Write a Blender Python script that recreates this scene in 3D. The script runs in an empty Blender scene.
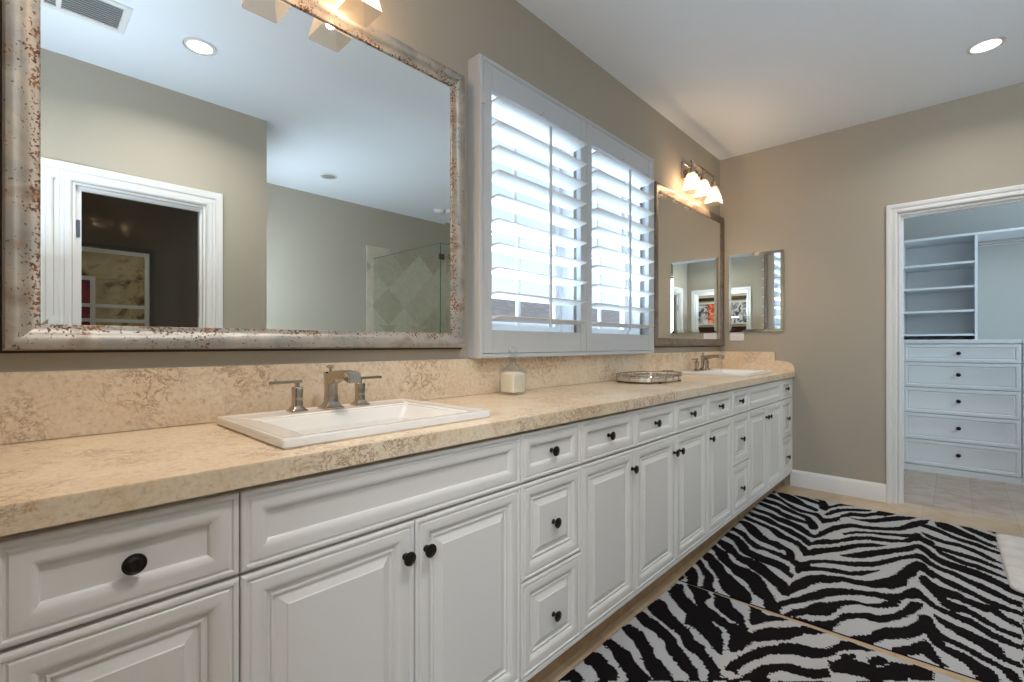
import bpy, math, random
import numpy as np
from mathutils import Vector
sc = bpy.context.scene
COL = sc.collection
PI = math.pi
# ------------------------------------------------------------------ camera
# metres; x runs along the vanity wall towards the closet, y points into that wall (wall plane y=0), z up
cam_d = bpy.data.cameras.new('camera')
cam = bpy.data.objects.new('camera', cam_d); COL.objects.link(cam)
cam.location = (0.0, -1.506, 1.1253)
cam.rotation_euler = (PI/2, 0, math.radians(43.06 - 90))
cam_d.sensor_fit = 'HORIZONTAL'; cam_d.sensor_width = 36.0
cam_d.lens = 473.0/1024*36
cam_d.shift_y = 3.5/1024
cam_d.clip_start = 0.02
sc.camera = cam
# ------------------------------------------------------------------ colour management, sampling
sc.view_settings.view_transform = 'Standard'
sc.view_settings.look = 'None'
sc.view_settings.gamma = 1.0
sc.view_settings.exposure = 0.0
sc.view_settings.use_curve_mapping = False
cy = sc.cycles
cy.max_bounces = 12; cy.diffuse_bounces = 5; cy.glossy_bounces = 6; cy.transmission_bounces = 10; cy.transparent_max_bounces = 10
cy.sample_clamp_indirect = 6.0
cy.caustics_reflective = True; cy.caustics_refractive = False
cy.blur_glossy = 0.5
cy.use_denoising = True
# ------------------------------------------------------------------ sky
W = bpy.data.worlds.new('sky'); sc.world = W; W.use_nodes = True
nt = W.node_tree; nt.nodes.clear()
o = nt.nodes.new('ShaderNodeOutputWorld'); b = nt.nodes.new('ShaderNodeBackground')
tc = nt.nodes.new('ShaderNodeTexCoord'); nz = nt.nodes.new('ShaderNodeTexNoise'); rp = nt.nodes.new('ShaderNodeValToRGB')
nz.inputs['Scale'].default_value = 2.2; nz.inputs['Detail'].default_value = 4
nt.links.new(tc.outputs['Generated'], nz.inputs['Vector']); nt.links.new(nz.outputs['Fac'], rp.inputs['Fac'])
rp.color_ramp.elements[0].position = 0.35; rp.color_ramp.elements[0].color = (0.60, 0.78, 1.0, 1)
rp.color_ramp.elements[1].position = 0.62; rp.color_ramp.elements[1].color = (0.85, 0.92, 1.0, 1)
nt.links.new(rp.outputs[0], b.inputs['Color']); b.inputs['Strength'].default_value = 1.35
nt.links.new(b.outputs[0], o.inputs[0])

def area(name, loc, rot, size, energy, color, portal=False, spread=None):
    d = bpy.data.lights.new(name, 'AREA'); d.shape = 'RECTANGLE'; d.size, d.size_y = size
    d.energy = energy; d.color = color
    if portal: d.cycles.is_portal = True
    if spread: d.spread = spread
    ob = bpy.data.objects.new(name, d); COL.objects.link(ob); ob.location = loc; ob.rotation_euler = rot
    return ob
# sky portal at the two shuttered windows, then unseen fill lamps added around the rooms
area('window_portal', (2.135, 0.30, 1.75), (-PI/2, 0, 0), (1.6, 1.15), 1.0, (1, 1, 1), portal=True)
def aim(ob, target):
    ob.rotation_euler = (Vector(target)-ob.location).to_track_quat('-Z', 'Y').to_euler()
aim(area('louver_fill_light', (2.135, 0.75, 0.62), (0, 0, 0), (2.2, 0.9), 185, (0.58, 0.79, 1.0)), (2.135, 0.0, 1.9))  # lamp added below the sill to brighten the louver undersides, like ground bounce
area('alcove_fill_light', (1.20, -2.9, 1.73), (0, -PI/2, 0), (1.0, 0.9), 28, (0.80, 0.90, 1.0))  # lamp added behind an invented tub window to brighten the far wall
aim(area('cabinet_fill_light', (-1.65, -2.75, 2.5), (0, 0, 0), (1.3, 0.5), 46, (0.84, 0.92, 1.0)), (1.1, -0.6, 0.55))  # lamp added high in the bedroom to brighten the cabinet fronts
aim(area('bedroom_wall_fill_light', (-2.0, -2.5, 2.62), (0, 0, 0), (1.2, 0.3), 14, (1.0, 0.93, 0.82)), (-3.2, -2.5, 1.7))  # lamp added to brighten the bedroom end wall
aim(area('closet_fill_light', (5.0, -2.9, 1.9), (0, 0, 0), (1.0, 1.2), 29, (0.66, 0.84, 1.0)), (5.2, -1.2, 1.5))  # unseen lamp added for the closet's cool light, no window behind it
# upward fill lamp added beside the camera, brightening the near cabinets off the ceiling
aim(area('ceiling_fill_light', (-0.02, -1.43, 1.60), (0, 0, 0), (0.35, 0.35), 15, (0.72, 0.86, 1.0)), (0.06, -1.41, 2.745))

# ------------------------------------------------------------------ materials
def mat(name, color, rough=0.5, metal=0.0, noise=None, bump=None, **kw):
    m = bpy.data.materials.new(name); m.use_nodes = True
    nt = m.node_tree; p = nt.nodes['Principled BSDF']
    p.inputs['Base Color'].default_value = (*color, 1); p.inputs['Roughness'].default_value = rough
    p.inputs['Metallic'].default_value = metal
    for k, v in kw.items():
        p.inputs[k.replace('_', ' ')].default_value = v
    if noise or bump:
        t = nt.nodes.new('ShaderNodeTexCoord')
    if noise:  # (scale, amount)
        n = nt.nodes.new('ShaderNodeTexNoise'); n.inputs['Scale'].default_value = noise[0]; n.inputs['Detail'].default_value = 4
        nt.links.new(t.outputs['Object'], n.inputs['Vector'])
        r = nt.nodes.new('ShaderNodeMapRange'); r.inputs['From Min'].default_value = 0.3; r.inputs['From Max'].default_value = 0.7
        r.inputs['To Min'].default_value = 1-noise[1]; r.inputs['To Max'].default_value = 1+noise[1]
        nt.links.new(n.outputs['Fac'], r.inputs['Value'])
        x = nt.nodes.new('ShaderNodeVectorMath'); x.operation = 'SCALE'; x.inputs[0].default_value = color
        nt.links.new(r.outputs[0], x.inputs['Scale']); nt.links.new(x.outputs[0], p.inputs['Base Color'])
    if bump:  # (scale, strength, distance)
        n2 = nt.nodes.new('ShaderNodeTexNoise'); n2.inputs['Scale'].default_value = bump[0]; n2.inputs['Detail'].default_value = 3
        nt.links.new(t.outputs['Object'], n2.inputs['Vector'])
        bm = nt.nodes.new('ShaderNodeBump'); bm.inputs['Strength'].default_value = bump[1]; bm.inputs['Distance'].default_value = bump[2]
        nt.links.new(n2.outputs['Fac'], bm.inputs['Height']); nt.links.new(bm.outputs[0], p.inputs['Normal'])
    return m

def ramp(nt, fac, stops):
    r = nt.nodes.new('ShaderNodeValToRGB'); e = r.color_ramp.elements
    while len(e) < len(stops): e.new(0.5)
    for i, (q, c) in enumerate(stops):
        e[i].position = q; e[i].color = (*c, 1) if len(c) == 3 else c
    nt.links.new(fac, r.inputs['Fac']); return r.outputs[0]
def mixc(nt, fac, a, b2, mode='MIX'):
    m = nt.nodes.new('ShaderNodeMix'); m.data_type = 'RGBA'; m.blend_type = mode
    for s, v in ((0, fac), (6, a), (7, b2)):
        if isinstance(v, (int, float)): m.inputs[s].default_value = v
        elif isinstance(v, tuple): m.inputs[s].default_value = (*v, 1)
        else: nt.links.new(v, m.inputs[s])
    return m.outputs[2]
def noise_node(nt, vec, scale, detail=4, dist=0.0, rough=0.5):
    n = nt.nodes.new('ShaderNodeTexNoise'); n.inputs['Scale'].default_value = scale; n.inputs['Detail'].default_value = detail
    n.inputs['Distortion'].default_value = dist; n.inputs['Roughness'].default_value = rough
    nt.links.new(vec, n.inputs['Vector']); return n.outputs['Fac']
def math_node(nt, op, a, b2=None, clamp=False):
    m = nt.nodes.new('ShaderNodeMath'); m.operation = op; m.use_clamp = clamp
    for i, v in enumerate((a, b2)):
        if v is None: continue
        if isinstance(v, (int, float)): m.inputs[i].default_value = v
        else: nt.links.new(v, m.inputs[i])
    return m.outputs[0]

def stone_material(name, base, light, vein, dark, scale=1.0, rough=0.28):
    m = mat(name, base, rough); nt = m.node_tree; p = nt.nodes['Principled BSDF']
    t = nt.nodes.new('ShaderNodeTexCoord').outputs['Object']
    big = noise_node(nt, t, 3.2*scale, 6, 0.6)
    c = ramp(nt, big, [(0.30, base), (0.5, light), (0.72, base)])
    mid = noise_node(nt, t, 55*scale, 9, 0.4, 0.75)
    c = mixc(nt, ramp(nt, mid, [(0.53, (0, 0, 0)), (0.70, (0.95, 0.95, 0.95))]), c, vein)
    rid = noise_node(nt, t, 22*scale, 9, 0.8, 0.75)
    line = math_node(nt, 'ABSOLUTE', math_node(nt, 'SUBTRACT', rid, 0.5))
    msk = ramp(nt, line, [(0.0, (1, 1, 1)), (0.012, (0.5, 0.5, 0.5)), (0.028, (0, 0, 0))])
    gate = ramp(nt, noise_node(nt, t, 5*scale, 3), [(0.47, (0, 0, 0)), (0.60, (1, 1, 1))])
    c = mixc(nt, math_node(nt, 'MULTIPLY', msk, gate), c, dark)
    fine = noise_node(nt, t, 120*scale, 3)
    c = mixc(nt, 0.35, c, ramp(nt, fine, [(0.3, (0.66, 0.60, 0.52)), (0.6, (1, 1, 1))]), 'MULTIPLY')
    nt.links.new(c, p.inputs['Base Color'])
    return m

M = {}
M['wall'] = mat('warm_taupe_wall_paint', (0.42, 0.380, 0.312), 0.75, bump=(140, 0.12, 0.002))
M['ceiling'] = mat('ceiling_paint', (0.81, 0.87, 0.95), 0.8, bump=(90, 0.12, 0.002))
M['trim'] = mat('white_trim_paint', (0.80, 0.80, 0.80), 0.35)
M['cabinet'] = mat('antique_white_cabinet_paint', (0.775, 0.76, 0.735), 0.35)
M['carcass'] = mat('cabinet_box_edge', (0.10, 0.075, 0.05), 0.6)
M['knob'] = mat('dark_bronze', (0.012, 0.008, 0.008), 0.35, 0.3)
M['stone'] = stone_material('honey_limestone', (0.78, 0.62, 0.43), (0.86, 0.73, 0.56), (0.58, 0.35, 0.15), (0.28, 0.12, 0.04))
M['porcelain'] = mat('white_porcelain', (0.86, 0.85, 0.83), 0.12, Coat_Weight=0.3)
M['nickel'] = mat('brushed_nickel', (0.50, 0.44, 0.38), 0.2, 1.0)
M['chrome'] = mat('chrome', (0.75, 0.74, 0.72), 0.1, 1.0)
M['mirror'] = mat('mirror_silver', (0.86, 0.90, 0.89), 0.0, 1.0)
M['mirror_back'] = mat('mirror_back_edge', (0.30, 0.36, 0.33), 0.3)
M['lip'] = mat('dark_frame_edge', (0.022, 0.012, 0.009), 0.5)
M['white'] = mat('white_shutter_paint_shaded', (0.56, 0.585, 0.61), 0.32)  # shutter paint darkened, the shade on the frames put into the colour
M['louver'] = mat('white_shutter_paint_lit', (0.78, 0.79, 0.80), 0.35)  # same shutter paint made lighter, daylight on the louvers put into the colour
M['vinyl'] = mat('white_window_vinyl', (0.80, 0.80, 0.80), 0.4)
M['melamine'] = mat('white_closet_laminate', (0.76, 0.79, 0.82), 0.4)
M['dark'] = mat('grey_duct_void', (0.30, 0.32, 0.34), 0.8)
M['glass_edge'] = mat('green_glass_edge', (0.05, 0.16, 0.11), 0.2)
M['toe'] = mat('shaded_toe_stone', (0.36, 0.235, 0.125), 0.5, noise=(18, 0.2))  # stone darkened to brown, the shade under the cabinets put into its colour
M['stucco'] = mat('pale_stucco', (0.72, 0.68, 0.62), 0.9, bump=(30, 0.3, 0.01))
M['fascia'] = mat('white_fascia_paint', (0.8, 0.8, 0.8), 0.6)
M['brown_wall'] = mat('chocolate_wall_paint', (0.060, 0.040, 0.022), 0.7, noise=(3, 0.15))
M['cream_wall'] = mat('cream_wall_paint', (0.62, 0.55, 0.40), 0.8)
M['black_frame'] = mat('black_wood_frame', (0.02, 0.012, 0.012), 0.4)
M['white_frame'] = mat('white_picture_moulding', (0.75, 0.73, 0.68), 0.4)
M['carpet'] = mat('beige_carpet', (0.45, 0.38, 0.29), 1.0, bump=(300, 0.5, 0.01))
M['mat'] = mat('white_bath_mat_pile', (0.80, 0.77, 0.74), 0.95, noise=(14, 0.10), bump=(220, 0.8, 0.012))
M['pile_white'] = mat('white_rug_pile', (0.47, 0.47, 0.48), 0.95, bump=(260, 0.6, 0.006), Specular_IOR_Level=0.1)
M['pile_black'] = mat('black_rug_pile', (0.010, 0.008, 0.009), 1.0, bump=(260, 0.6, 0.006), Specular_IOR_Level=0.05)
M['salt'] = mat('cream_bath_salts', (0.95, 0.86, 0.72), 0.8, noise=(300, 0.08), bump=(400, 0.6, 0.003))
M['closet_wall'] = mat('cool_grey_closet_paint', (0.42, 0.42, 0.39), 0.8)
M['vent'] = mat('white_vent_metal', (0.72, 0.72, 0.72), 0.5)
M['bed'] = mat('dark_red_upholstery', (0.12, 0.02, 0.015), 0.7)

def glass_mat(name, color=(1, 1, 1), rough=0.0, ior=1.45):
    m = mat(name, color, rough); p = m.node_tree.nodes['Principled BSDF']
    p.inputs['Transmission Weight'].default_value = 1.0; p.inputs['IOR'].default_value = ior; return m

def thin_glass(name, tint, gloss):
    m = bpy.data.materials.new(name); m.use_nodes = True; nt = m.node_tree; nt.nodes.clear()
    out = nt.nodes.new('ShaderNodeOutputMaterial'); mx = nt.nodes.new('ShaderNodeMixShader')
    tr = nt.nodes.new('ShaderNodeBsdfTransparent'); tr.inputs[0].default_value = (*tint, 1)
    gl = nt.nodes.new('ShaderNodeBsdfGlossy'); gl.inputs['Roughness'].default_value = 0.02
    fr = nt.nodes.new('ShaderNodeLayerWeight'); fr.inputs['Blend'].default_value = 0.5
    f = math_node(nt, 'MULTIPLY', math_node(nt, 'ADD', math_node(nt, 'POWER', fr.outputs['Facing'], 4.0), 0.04), gloss)
    nt.links.new(f, mx.inputs[0]); nt.links.new(tr.outputs[0], mx.inputs[1]); nt.links.new(gl.outputs[0], mx.inputs[2])
    nt.links.new(mx.outputs[0], out.inputs[0]); return m
M['pane'] = thin_glass('window_pane_glass', (0.98, 0.99, 0.99), 0.35)
M['glass'] = thin_glass('clear_bottle_glass', (0.97, 0.98, 0.975), 1.6)
M['shower_glass'] = thin_glass('greenish_shower_glass', (0.95, 0.98, 0.96), 0.6)
M['dark_glass'] = thin_glass('dark_tinted_glass', (0.94, 0.93, 0.91), 0.35)

def emit(name, color, strength):
    m = mat(name, (0.8, 0.8, 0.8), 0.3); p = m.node_tree.nodes['Principled BSDF']
    p.inputs['Emission Color'].default_value = (*color, 1); p.inputs['Emission Strength'].default_value = strength; return m
M['can_lens'] = emit('lit_can_lens', (1.0, 0.93, 0.86), 2.2)
M['can_dim'] = mat('unlit_can_lens', (0.35, 0.34, 0.32), 0.4)
M['bulb'] = emit('lit_bulb', (1.0, 0.82, 0.62), 3.0)
m = bpy.data.materials.new('frosted_shade_glass'); m.use_nodes = True; nt = m.node_tree; nt.nodes.clear()
out = nt.nodes.new('ShaderNodeOutputMaterial'); mx = nt.nodes.new('ShaderNodeMixShader'); ad = nt.nodes.new('ShaderNodeAddShader')
tl = nt.nodes.new('ShaderNodeBsdfTranslucent'); tl.inputs[0].default_value = (0.24, 0.22, 0.20, 1)
tr = nt.nodes.new('ShaderNodeBsdfTransparent'); tr.inputs[0].default_value = (0.85, 0.80, 0.74, 1)
em = nt.nodes.new('ShaderNodeEmission'); em.inputs[0].default_value = (1.0, 0.74, 0.50, 1); em.inputs[1].default_value = 0.22
mx.inputs[0].default_value = 0.30
nt.links.new(tl.outputs[0], mx.inputs[1]); nt.links.new(tr.outputs[0], mx.inputs[2])
nt.links.new(mx.outputs[0], ad.inputs[0]); nt.links.new(em.outputs[0], ad.inputs[1]); nt.links.new(ad.outputs[0], out.inputs[0])
M['shade'] = m

# travertine floor tiles
def tile_material(name, base, light, dark, size, grout, rot=0.0, offset=0.0, rough=0.35, axes='xy'):
    m = mat(name, base, rough); nt = m.node_tree; p = nt.nodes['Principled BSDF']
    t = nt.nodes.new('ShaderNodeTexCoord').outputs['Object']
    if axes != 'xy':
        sp = nt.nodes.new('ShaderNodeSeparateXYZ'); nt.links.new(t, sp.inputs[0]); cb = nt.nodes.new('ShaderNodeCombineXYZ')
        nt.links.new(sp.outputs['xyz'.index(axes[0])], cb.inputs[0]); nt.links.new(sp.outputs['xyz'.index(axes[1])], cb.inputs[1]); tt = cb.outputs[0]
    else: tt = t
    mp = nt.nodes.new('ShaderNodeMapping'); mp.inputs['Rotation'].default_value = (0, 0, rot); nt.links.new(tt, mp.inputs[0])
    br = nt.nodes.new('ShaderNodeTexBrick'); br.offset = offset; nt.links.new(mp.outputs[0], br.inputs['Vector'])
    br.inputs['Scale'].default_value = 1.0; br.inputs['Brick Width'].default_value = size[0]; br.inputs['Row Height'].default_value = size[1]
    br.inputs['Mortar Size'].default_value = 0.003; br.inputs['Mortar Smooth'].default_value = 0.1
    br.inputs['Color1'].default_value = (*base, 1); br.inputs['Color2'].default_value = (*light, 1); br.inputs['Mortar'].default_value = (*grout, 1)
    n = noise_node(nt, t, 7, 7, 1.2)
    c = mixc(nt, 0.6, br.outputs[0], ramp(nt, n, [(0.33, dark), (0.6, (1, 1, 1))]), 'MULTIPLY')
    nt.links.new(c, p.inputs['Base Color']); return m
M['floor'] = tile_material('travertine_floor_tile', (0.50, 0.37, 0.24), (0.56, 0.43, 0.29), (0.72, 0.62, 0.48), (0.45, 0.45), (0.42, 0.33, 0.24))
M['planks'] = tile_material('grey_wood_plank', (0.42, 0.32, 0.25), (0.52, 0.415, 0.335), (0.66, 0.58, 0.52), (1.5, 0.20), (0.36, 0.28, 0.22), offset=0.37, rough=0.45)
M['shower_tile'] = tile_material('diamond_travertine_tile', (0.40, 0.34, 0.26), (0.62, 0.56, 0.47), (0.80, 0.76, 0.70), (0.32, 0.32), (0.52, 0.47, 0.40), rot=PI/4, axes='xz')
M['shower_tile_side'] = tile_material('diamond_travertine_tile_side', (0.40, 0.34, 0.26), (0.62, 0.56, 0.47), (0.80, 0.76, 0.70), (0.32, 0.32), (0.52, 0.47, 0.40), rot=PI/4, axes='yz')
M['roof'] = tile_material('grey_roof_tile', (0.30, 0.26, 0.25), (0.38, 0.34, 0.33), (0.6, 0.6, 0.6), (0.30, 0.16), (0.15, 0.13, 0.13), offset=0.5, rough=0.9)

# distressed silver frame: rust pits gather where the mesh attribute "wear" is high
m = mat('distressed_silver_frame', (0.5, 0.48, 0.44), 0.38); nt = m.node_tree; p = nt.nodes['Principled BSDF']
t = nt.nodes.new('ShaderNodeTexCoord').outputs['Object']
at = nt.nodes.new('ShaderNodeAttribute'); at.attribute_name = 'wear'
cc = ramp(nt, noise_node(nt, t, 9, 6, 0.5), [(0.30, (0.24, 0.19, 0.15)), (0.46, (0.46, 0.42, 0.37)), (0.60, (0.34, 0.34, 0.32)), (0.72, (0.30, 0.22, 0.17))])
pn = noise_node(nt, t, 150, 2, 0.2)
thr = math_node(nt, 'ADD', pn, math_node(nt, 'MULTIPLY', at.outputs['Fac'], 0.17))
gate2 = noise_node(nt, t, 14, 3)
thr = math_node(nt, 'ADD', thr, math_node(nt, 'MULTIPLY', math_node(nt, 'SUBTRACT', gate2, 0.5), 0.5))
pit = ramp(nt, thr, [(0.70, (0, 0, 0)), (0.72, (1, 1, 1))])
pc = ramp(nt, noise_node(nt, t, 60, 2), [(0.4, (0.10, 0.035, 0.015)), (0.6, (0.26, 0.12, 0.045))])
nt.links.new(mixc(nt, pit, cc, pc), p.inputs['Base Color'])
nt.links.new(math_node(nt, 'MULTIPLY', math_node(nt, 'SUBTRACT', 1.0, pit), 0.45), p.inputs['Metallic'])
bm = nt.nodes.new('ShaderNodeBump'); bm.inputs['Strength'].default_value = 0.6; bm.inputs['Distance'].default_value = 0.002
nt.links.new(math_node(nt, 'SUBTRACT', 1.0, pit), bm.inputs['Height']); nt.links.new(bm.outputs[0], p.inputs['Normal'])
M['frame'] = m
M['frame_shaded'] = m.copy(); M['frame_shaded'].name = 'distressed_frame_shaded'  # silver frame copied darker and browner, far mirror's shade put into the colour
for n_ in M['frame_shaded'].node_tree.nodes:
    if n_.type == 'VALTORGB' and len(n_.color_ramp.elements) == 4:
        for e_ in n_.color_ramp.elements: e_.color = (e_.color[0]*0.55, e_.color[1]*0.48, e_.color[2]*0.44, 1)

def art_material(name, stops, scale, seed):
    m = mat(name, (0.5, 0.5, 0.5), 0.7); nt = m.node_tree; p = nt.nodes['Principled BSDF']
    t = nt.nodes.new('ShaderNodeTexCoord').outputs['Object']
    mp = nt.nodes.new('ShaderNodeMapping'); mp.inputs['Location'].default_value = (seed, seed*2, seed*3); nt.links.new(t, mp.inputs[0])
    nt.links.new(ramp(nt, noise_node(nt, mp.outputs[0], scale, 5, 1.2), stops), p.inputs['Base Color']); return m
M['art_field'] = art_material('cream_and_olive_print', [(0.35, (0.10, 0.05, 0.03)), (0.45, (0.45, 0.33, 0.16)), (0.6, (0.55, 0.45, 0.25)), (0.72, (0.35, 0.10, 0.08))], 7, 1.3)
M['art_plum'] = art_material('plum_print', [(0.4, (0.16, 0.02, 0.05)), (0.6, (0.30, 0.05, 0.07))], 8, 4.1)
M['art_grey'] = art_material('grey_floral_print', [(0.38, (0.06, 0.06, 0.07)), (0.5, (0.40, 0.42, 0.45)), (0.62, (0.75, 0.75, 0.75))], 9, 2.2)
M['art_red'] = art_material('red_floral_print', [(0.38, (0.30, 0.02, 0.01)), (0.5, (0.80, 0.10, 0.04)), (0.66, (0.9, 0.45, 0.3))], 8, 3.7)

# ------------------------------------------------------------------ mesh helpers
class MB:
    def __init__(self): self.v = []; self.f = []; self.mi = []; self.w = []
    def add(self, vs, fs, mi=0, w=None):
        n = len(self.v); self.v += [tuple(x) for x in vs]
        self.w += (w if w is not None else [0.0]*len(vs))
        for f in fs: self.f.append([i+n for i in f]); self.mi.append(mi)
        return self
    def box(self, x0, x1, y0, y1, z0, z1, mi=0):
        vs = [(x, y, z) for z in (z0, z1) for y in (y0, y1) for x in (x0, x1)]
        return self.add(vs, [(0, 2, 3, 1), (4, 5, 7, 6), (0, 1, 5, 4), (2, 6, 7, 3), (0, 4, 6, 2), (1, 3, 7, 5)], mi)
    def loops(self, L, cap0=True, cap1=True, closed=True, mi=0, w=None):
        """skin successive loops of equal point count"""
        n = len(L[0]); vs = [p for l in L for p in l]; fs = []
        for k in range(len(L)-1):
            for i in range(n if closed else n-1):
                j = (i+1) % n; fs.append((k*n+i, k*n+j, (k+1)*n+j, (k+1)*n+i))
        if cap0: fs.append(tuple(range(n))[::-1])
        if cap1: fs.append(tuple((len(L)-1)*n+i for i in range(n)))
        ww = [w[k] for k in range(len(L)) for _ in range(n)] if w else None
        return self.add(vs, fs, mi, ww)
    def lathe(self, prof, at, axis='z', n=24, mi=0, cap=True):
        L = []
        for r, h in prof:
            l = []
            for i in range(n):
                a = 2*PI*i/n; c, s = r*math.cos(a), r*math.sin(a)
                l.append({'z': (at[0]+c, at[1]+s, at[2]+h), '-y': (at[0]+c, at[1]-h, at[2]+s), '-x': (at[0]-h, at[1]+c, at[2]+s), 'x': (at[0]+h, at[1]+c, at[2]+s)}[axis])
            L.append(l)
        return self.loops(L, cap, cap, mi=mi)
    def tube(self, pts, r, n=10, mi=0, closed=False):
        pts = [Vector(p) for p in pts]; L = []; m_ = len(pts); up = None
        for k, p in enumerate(pts):
            a = pts[(k-1) % m_] if (closed or k) else p; b_ = pts[(k+1) % m_] if (closed or k < m_-1) else p
            d = (b_-a).normalized()
            if up is None: up = Vector((0, 0, 1)) if abs(d.z) < 0.9 else Vector((1, 0, 0))
            s = d.cross(up).normalized(); u = s.cross(d).normalized(); up = u
            rr = r[k] if isinstance(r, (list, tuple)) else r
            L.append([p + s*rr*math.cos(2*PI*i/n) + u*rr*math.sin(2*PI*i/n) for i in range(n)])
        if closed: L.append(L[0]); return self.loops(L, False, False, mi=mi)
        return self.loops(L, mi=mi)
    def build(self, name, mats, parent=None, smooth=40, bevel=0, loc=None):
        me = bpy.data.meshes.new(name); me.from_pydata(self.v, [], self.f)
        for m_ in (mats if isinstance(mats, (list, tuple)) else [mats]): me.materials.append(m_)
        if any(self.mi): me.polygons.foreach_set('material_index', self.mi)
        if any(self.w):
            a = me.attributes.new('wear', 'FLOAT', 'POINT'); a.data.foreach_set('value', self.w)
        import bmesh
        bb = bmesh.new(); bb.from_mesh(me); bmesh.ops.recalc_face_normals(bb, faces=bb.faces)
        if bevel:
            es = [e for e in bb.edges if len(e.link_faces) == 2 and e.calc_face_angle(0) > 0.5]
            bmesh.ops.bevel(bb, geom=es, offset=bevel, segments=2, affect='EDGES', clamp_overlap=True)
        bb.to_mesh(me); bb.free()
        if smooth:
            me.shade_smooth(); me.set_sharp_from_angle(angle=math.radians(smooth))
        ob = bpy.data.objects.new(name, me); COL.objects.link(ob)
        if parent is not None:
            ob.parent = parent; ob.location = -Vector(parent.location)
        return ob

def sweep(mb, path, prof, fn, closed=True, cap=False, mi=0, wear=None, side=1):
    """mitred sweep: path of (a,b) points, profile of (inset,height); fn maps (a,b,h) to space"""
    n = len(path); L = []
    P = [Vector(p) for p in path]
    def nrm(i, j):
        d = (P[j]-P[i]).normalized(); return Vector((-d.y, d.x))*side
    rings = []
    for off, h in prof:
        l = []
        for i in range(n):
            if closed or 0 < i < n-1:
                n1 = nrm((i-1) % n, i); n2 = nrm(i, (i+1) % n)
                mv = (n1+n2)/(1+n1.dot(n2))
            elif i == 0: mv = nrm(0, 1)
            else: mv = nrm(n-2, n-1)
            q = P[i]+mv*off; l.append(fn(q.x, q.y, h))
        rings.append(l)
    mb.loops(rings, False, cap, closed=closed, mi=mi, w=wear)
    if not closed:   # end caps
        for e in (0, n-1):
            mb.add([r[e] for r in rings], [tuple(range(len(rings)))], mi)
    return mb

def rect(a0, a1, b0, b1): return [(a0, b0), (a1, b0), (a1, b1), (a0, b1)]
def rrect(x0, x1, y0, y1, r, z, n=5):
    out = []
    for cx, cy_, a0 in ((x1-r, y1-r, 0), (x0+r, y1-r, 90), (x0+r, y0+r, 180), (x1-r, y0+r, 270)):
        for i in range(n+1):
            a = math.radians(a0+90*i/n); out.append((cx+r*math.cos(a), cy_+r*math.sin(a), z))
    return out

def tag(o, label, cat, group=None, kind=None):
    o['label'] = label; o['category'] = cat
    if group: o['group'] = group
    if kind: o['kind'] = kind
    return o
def thing(name, loc, label, cat, group=None):
    o = bpy.data.objects.new(name, None); COL.objects.link(o); o.location = loc; o.empty_display_size = 0.05
    return tag(o, label, cat, group)
def struct(o, label=None):
    o['kind'] = 'structure'
    if label: o['label'] = label; 
    return o
def copy_tree(o, parent=None):
    c = o.copy(); COL.objects.link(c)
    if parent is not None: c.parent = parent
    for ch in list(o.children): copy_tree(ch, c)
    return c
# ------------------------------------------------------------------ room shell
H = 2.745; L = 4.29; XW = -0.08; YB = -2.165; YR = -3.55; XT = 1.29; XC = 6.05
def S(name, mb, m, label=None, **k):
    o = mb.build(name, m, smooth=0, **k); return struct(o, label)
def wall_with_holes(name, axis, pos, thick, a0, a1, z0, z1, holes, m, label=None):
    """axis 'y': wall in the xz plane at y=pos..pos+thick; axis 'x': in the yz plane. holes: (a0,a1,z0,z1)"""
    As = sorted({a0, a1, *[h[0] for h in holes], *[h[1] for h in holes]}); Zs = sorted({z0, z1, *[h[2] for h in holes], *[h[3] for h in holes]})
    As = [a for a in As if a0 <= a <= a1]; Zs = [z for z in Zs if z0 <= z <= z1]
    mb = MB()
    def solid(i, j):
        if not (0 <= i < len(As)-1 and 0 <= j < len(Zs)-1): return False
        ca, cz = (As[i]+As[i+1])/2, (Zs[j]+Zs[j+1])/2
        return not any(h[0] < ca < h[1] and h[2] < cz < h[3] for h in holes)
    def P(a, t, z): return (a, t, z) if axis == 'y' else (t, a, z) if axis == 'x' else (a, z, t)
    p0, p1 = sorted((pos, pos+thick))
    for i in range(len(As)-1):
        for j in range(len(Zs)-1):
            if not solid(i, j): continue
            A0, A1, Z0, Z1 = As[i], As[i+1], Zs[j], Zs[j+1]
            for t in (p0, p1): mb.add([P(A0, t, Z0), P(A1, t, Z0), P(A1, t, Z1), P(A0, t, Z1)], [(0, 1, 2, 3)])
            for (di, dj, q) in ((-1, 0, [(A0, Z0), (A0, Z1)]), (1, 0, [(A1, Z0), (A1, Z1)]), (0, -1, [(A0, Z0), (A1, Z0)]), (0, 1, [(A0, Z1), (A1, Z1)])):
                if not solid(i+di, j+dj):
                    (u0, w0), (u1, w1) = q
                    mb.add([P(u0, p0, w0), P(u1, p0, w1), P(u1, p1, w1), P(u0, p1, w0)], [(0, 1, 2, 3)])
    # weld
    seen = {}; vs = []; mp = []
    for v in mb.v:
        k = tuple(round(c, 5) for c in v)
        if k not in seen: seen[k] = len(vs); vs.append(v)
        mp.append(seen[k])
    mb.f = [[mp[i] for i in f] for f in mb.f]; mb.v = vs; mb.w = [0.0]*len(vs)
    return S(name, mb, m, label)

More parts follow.
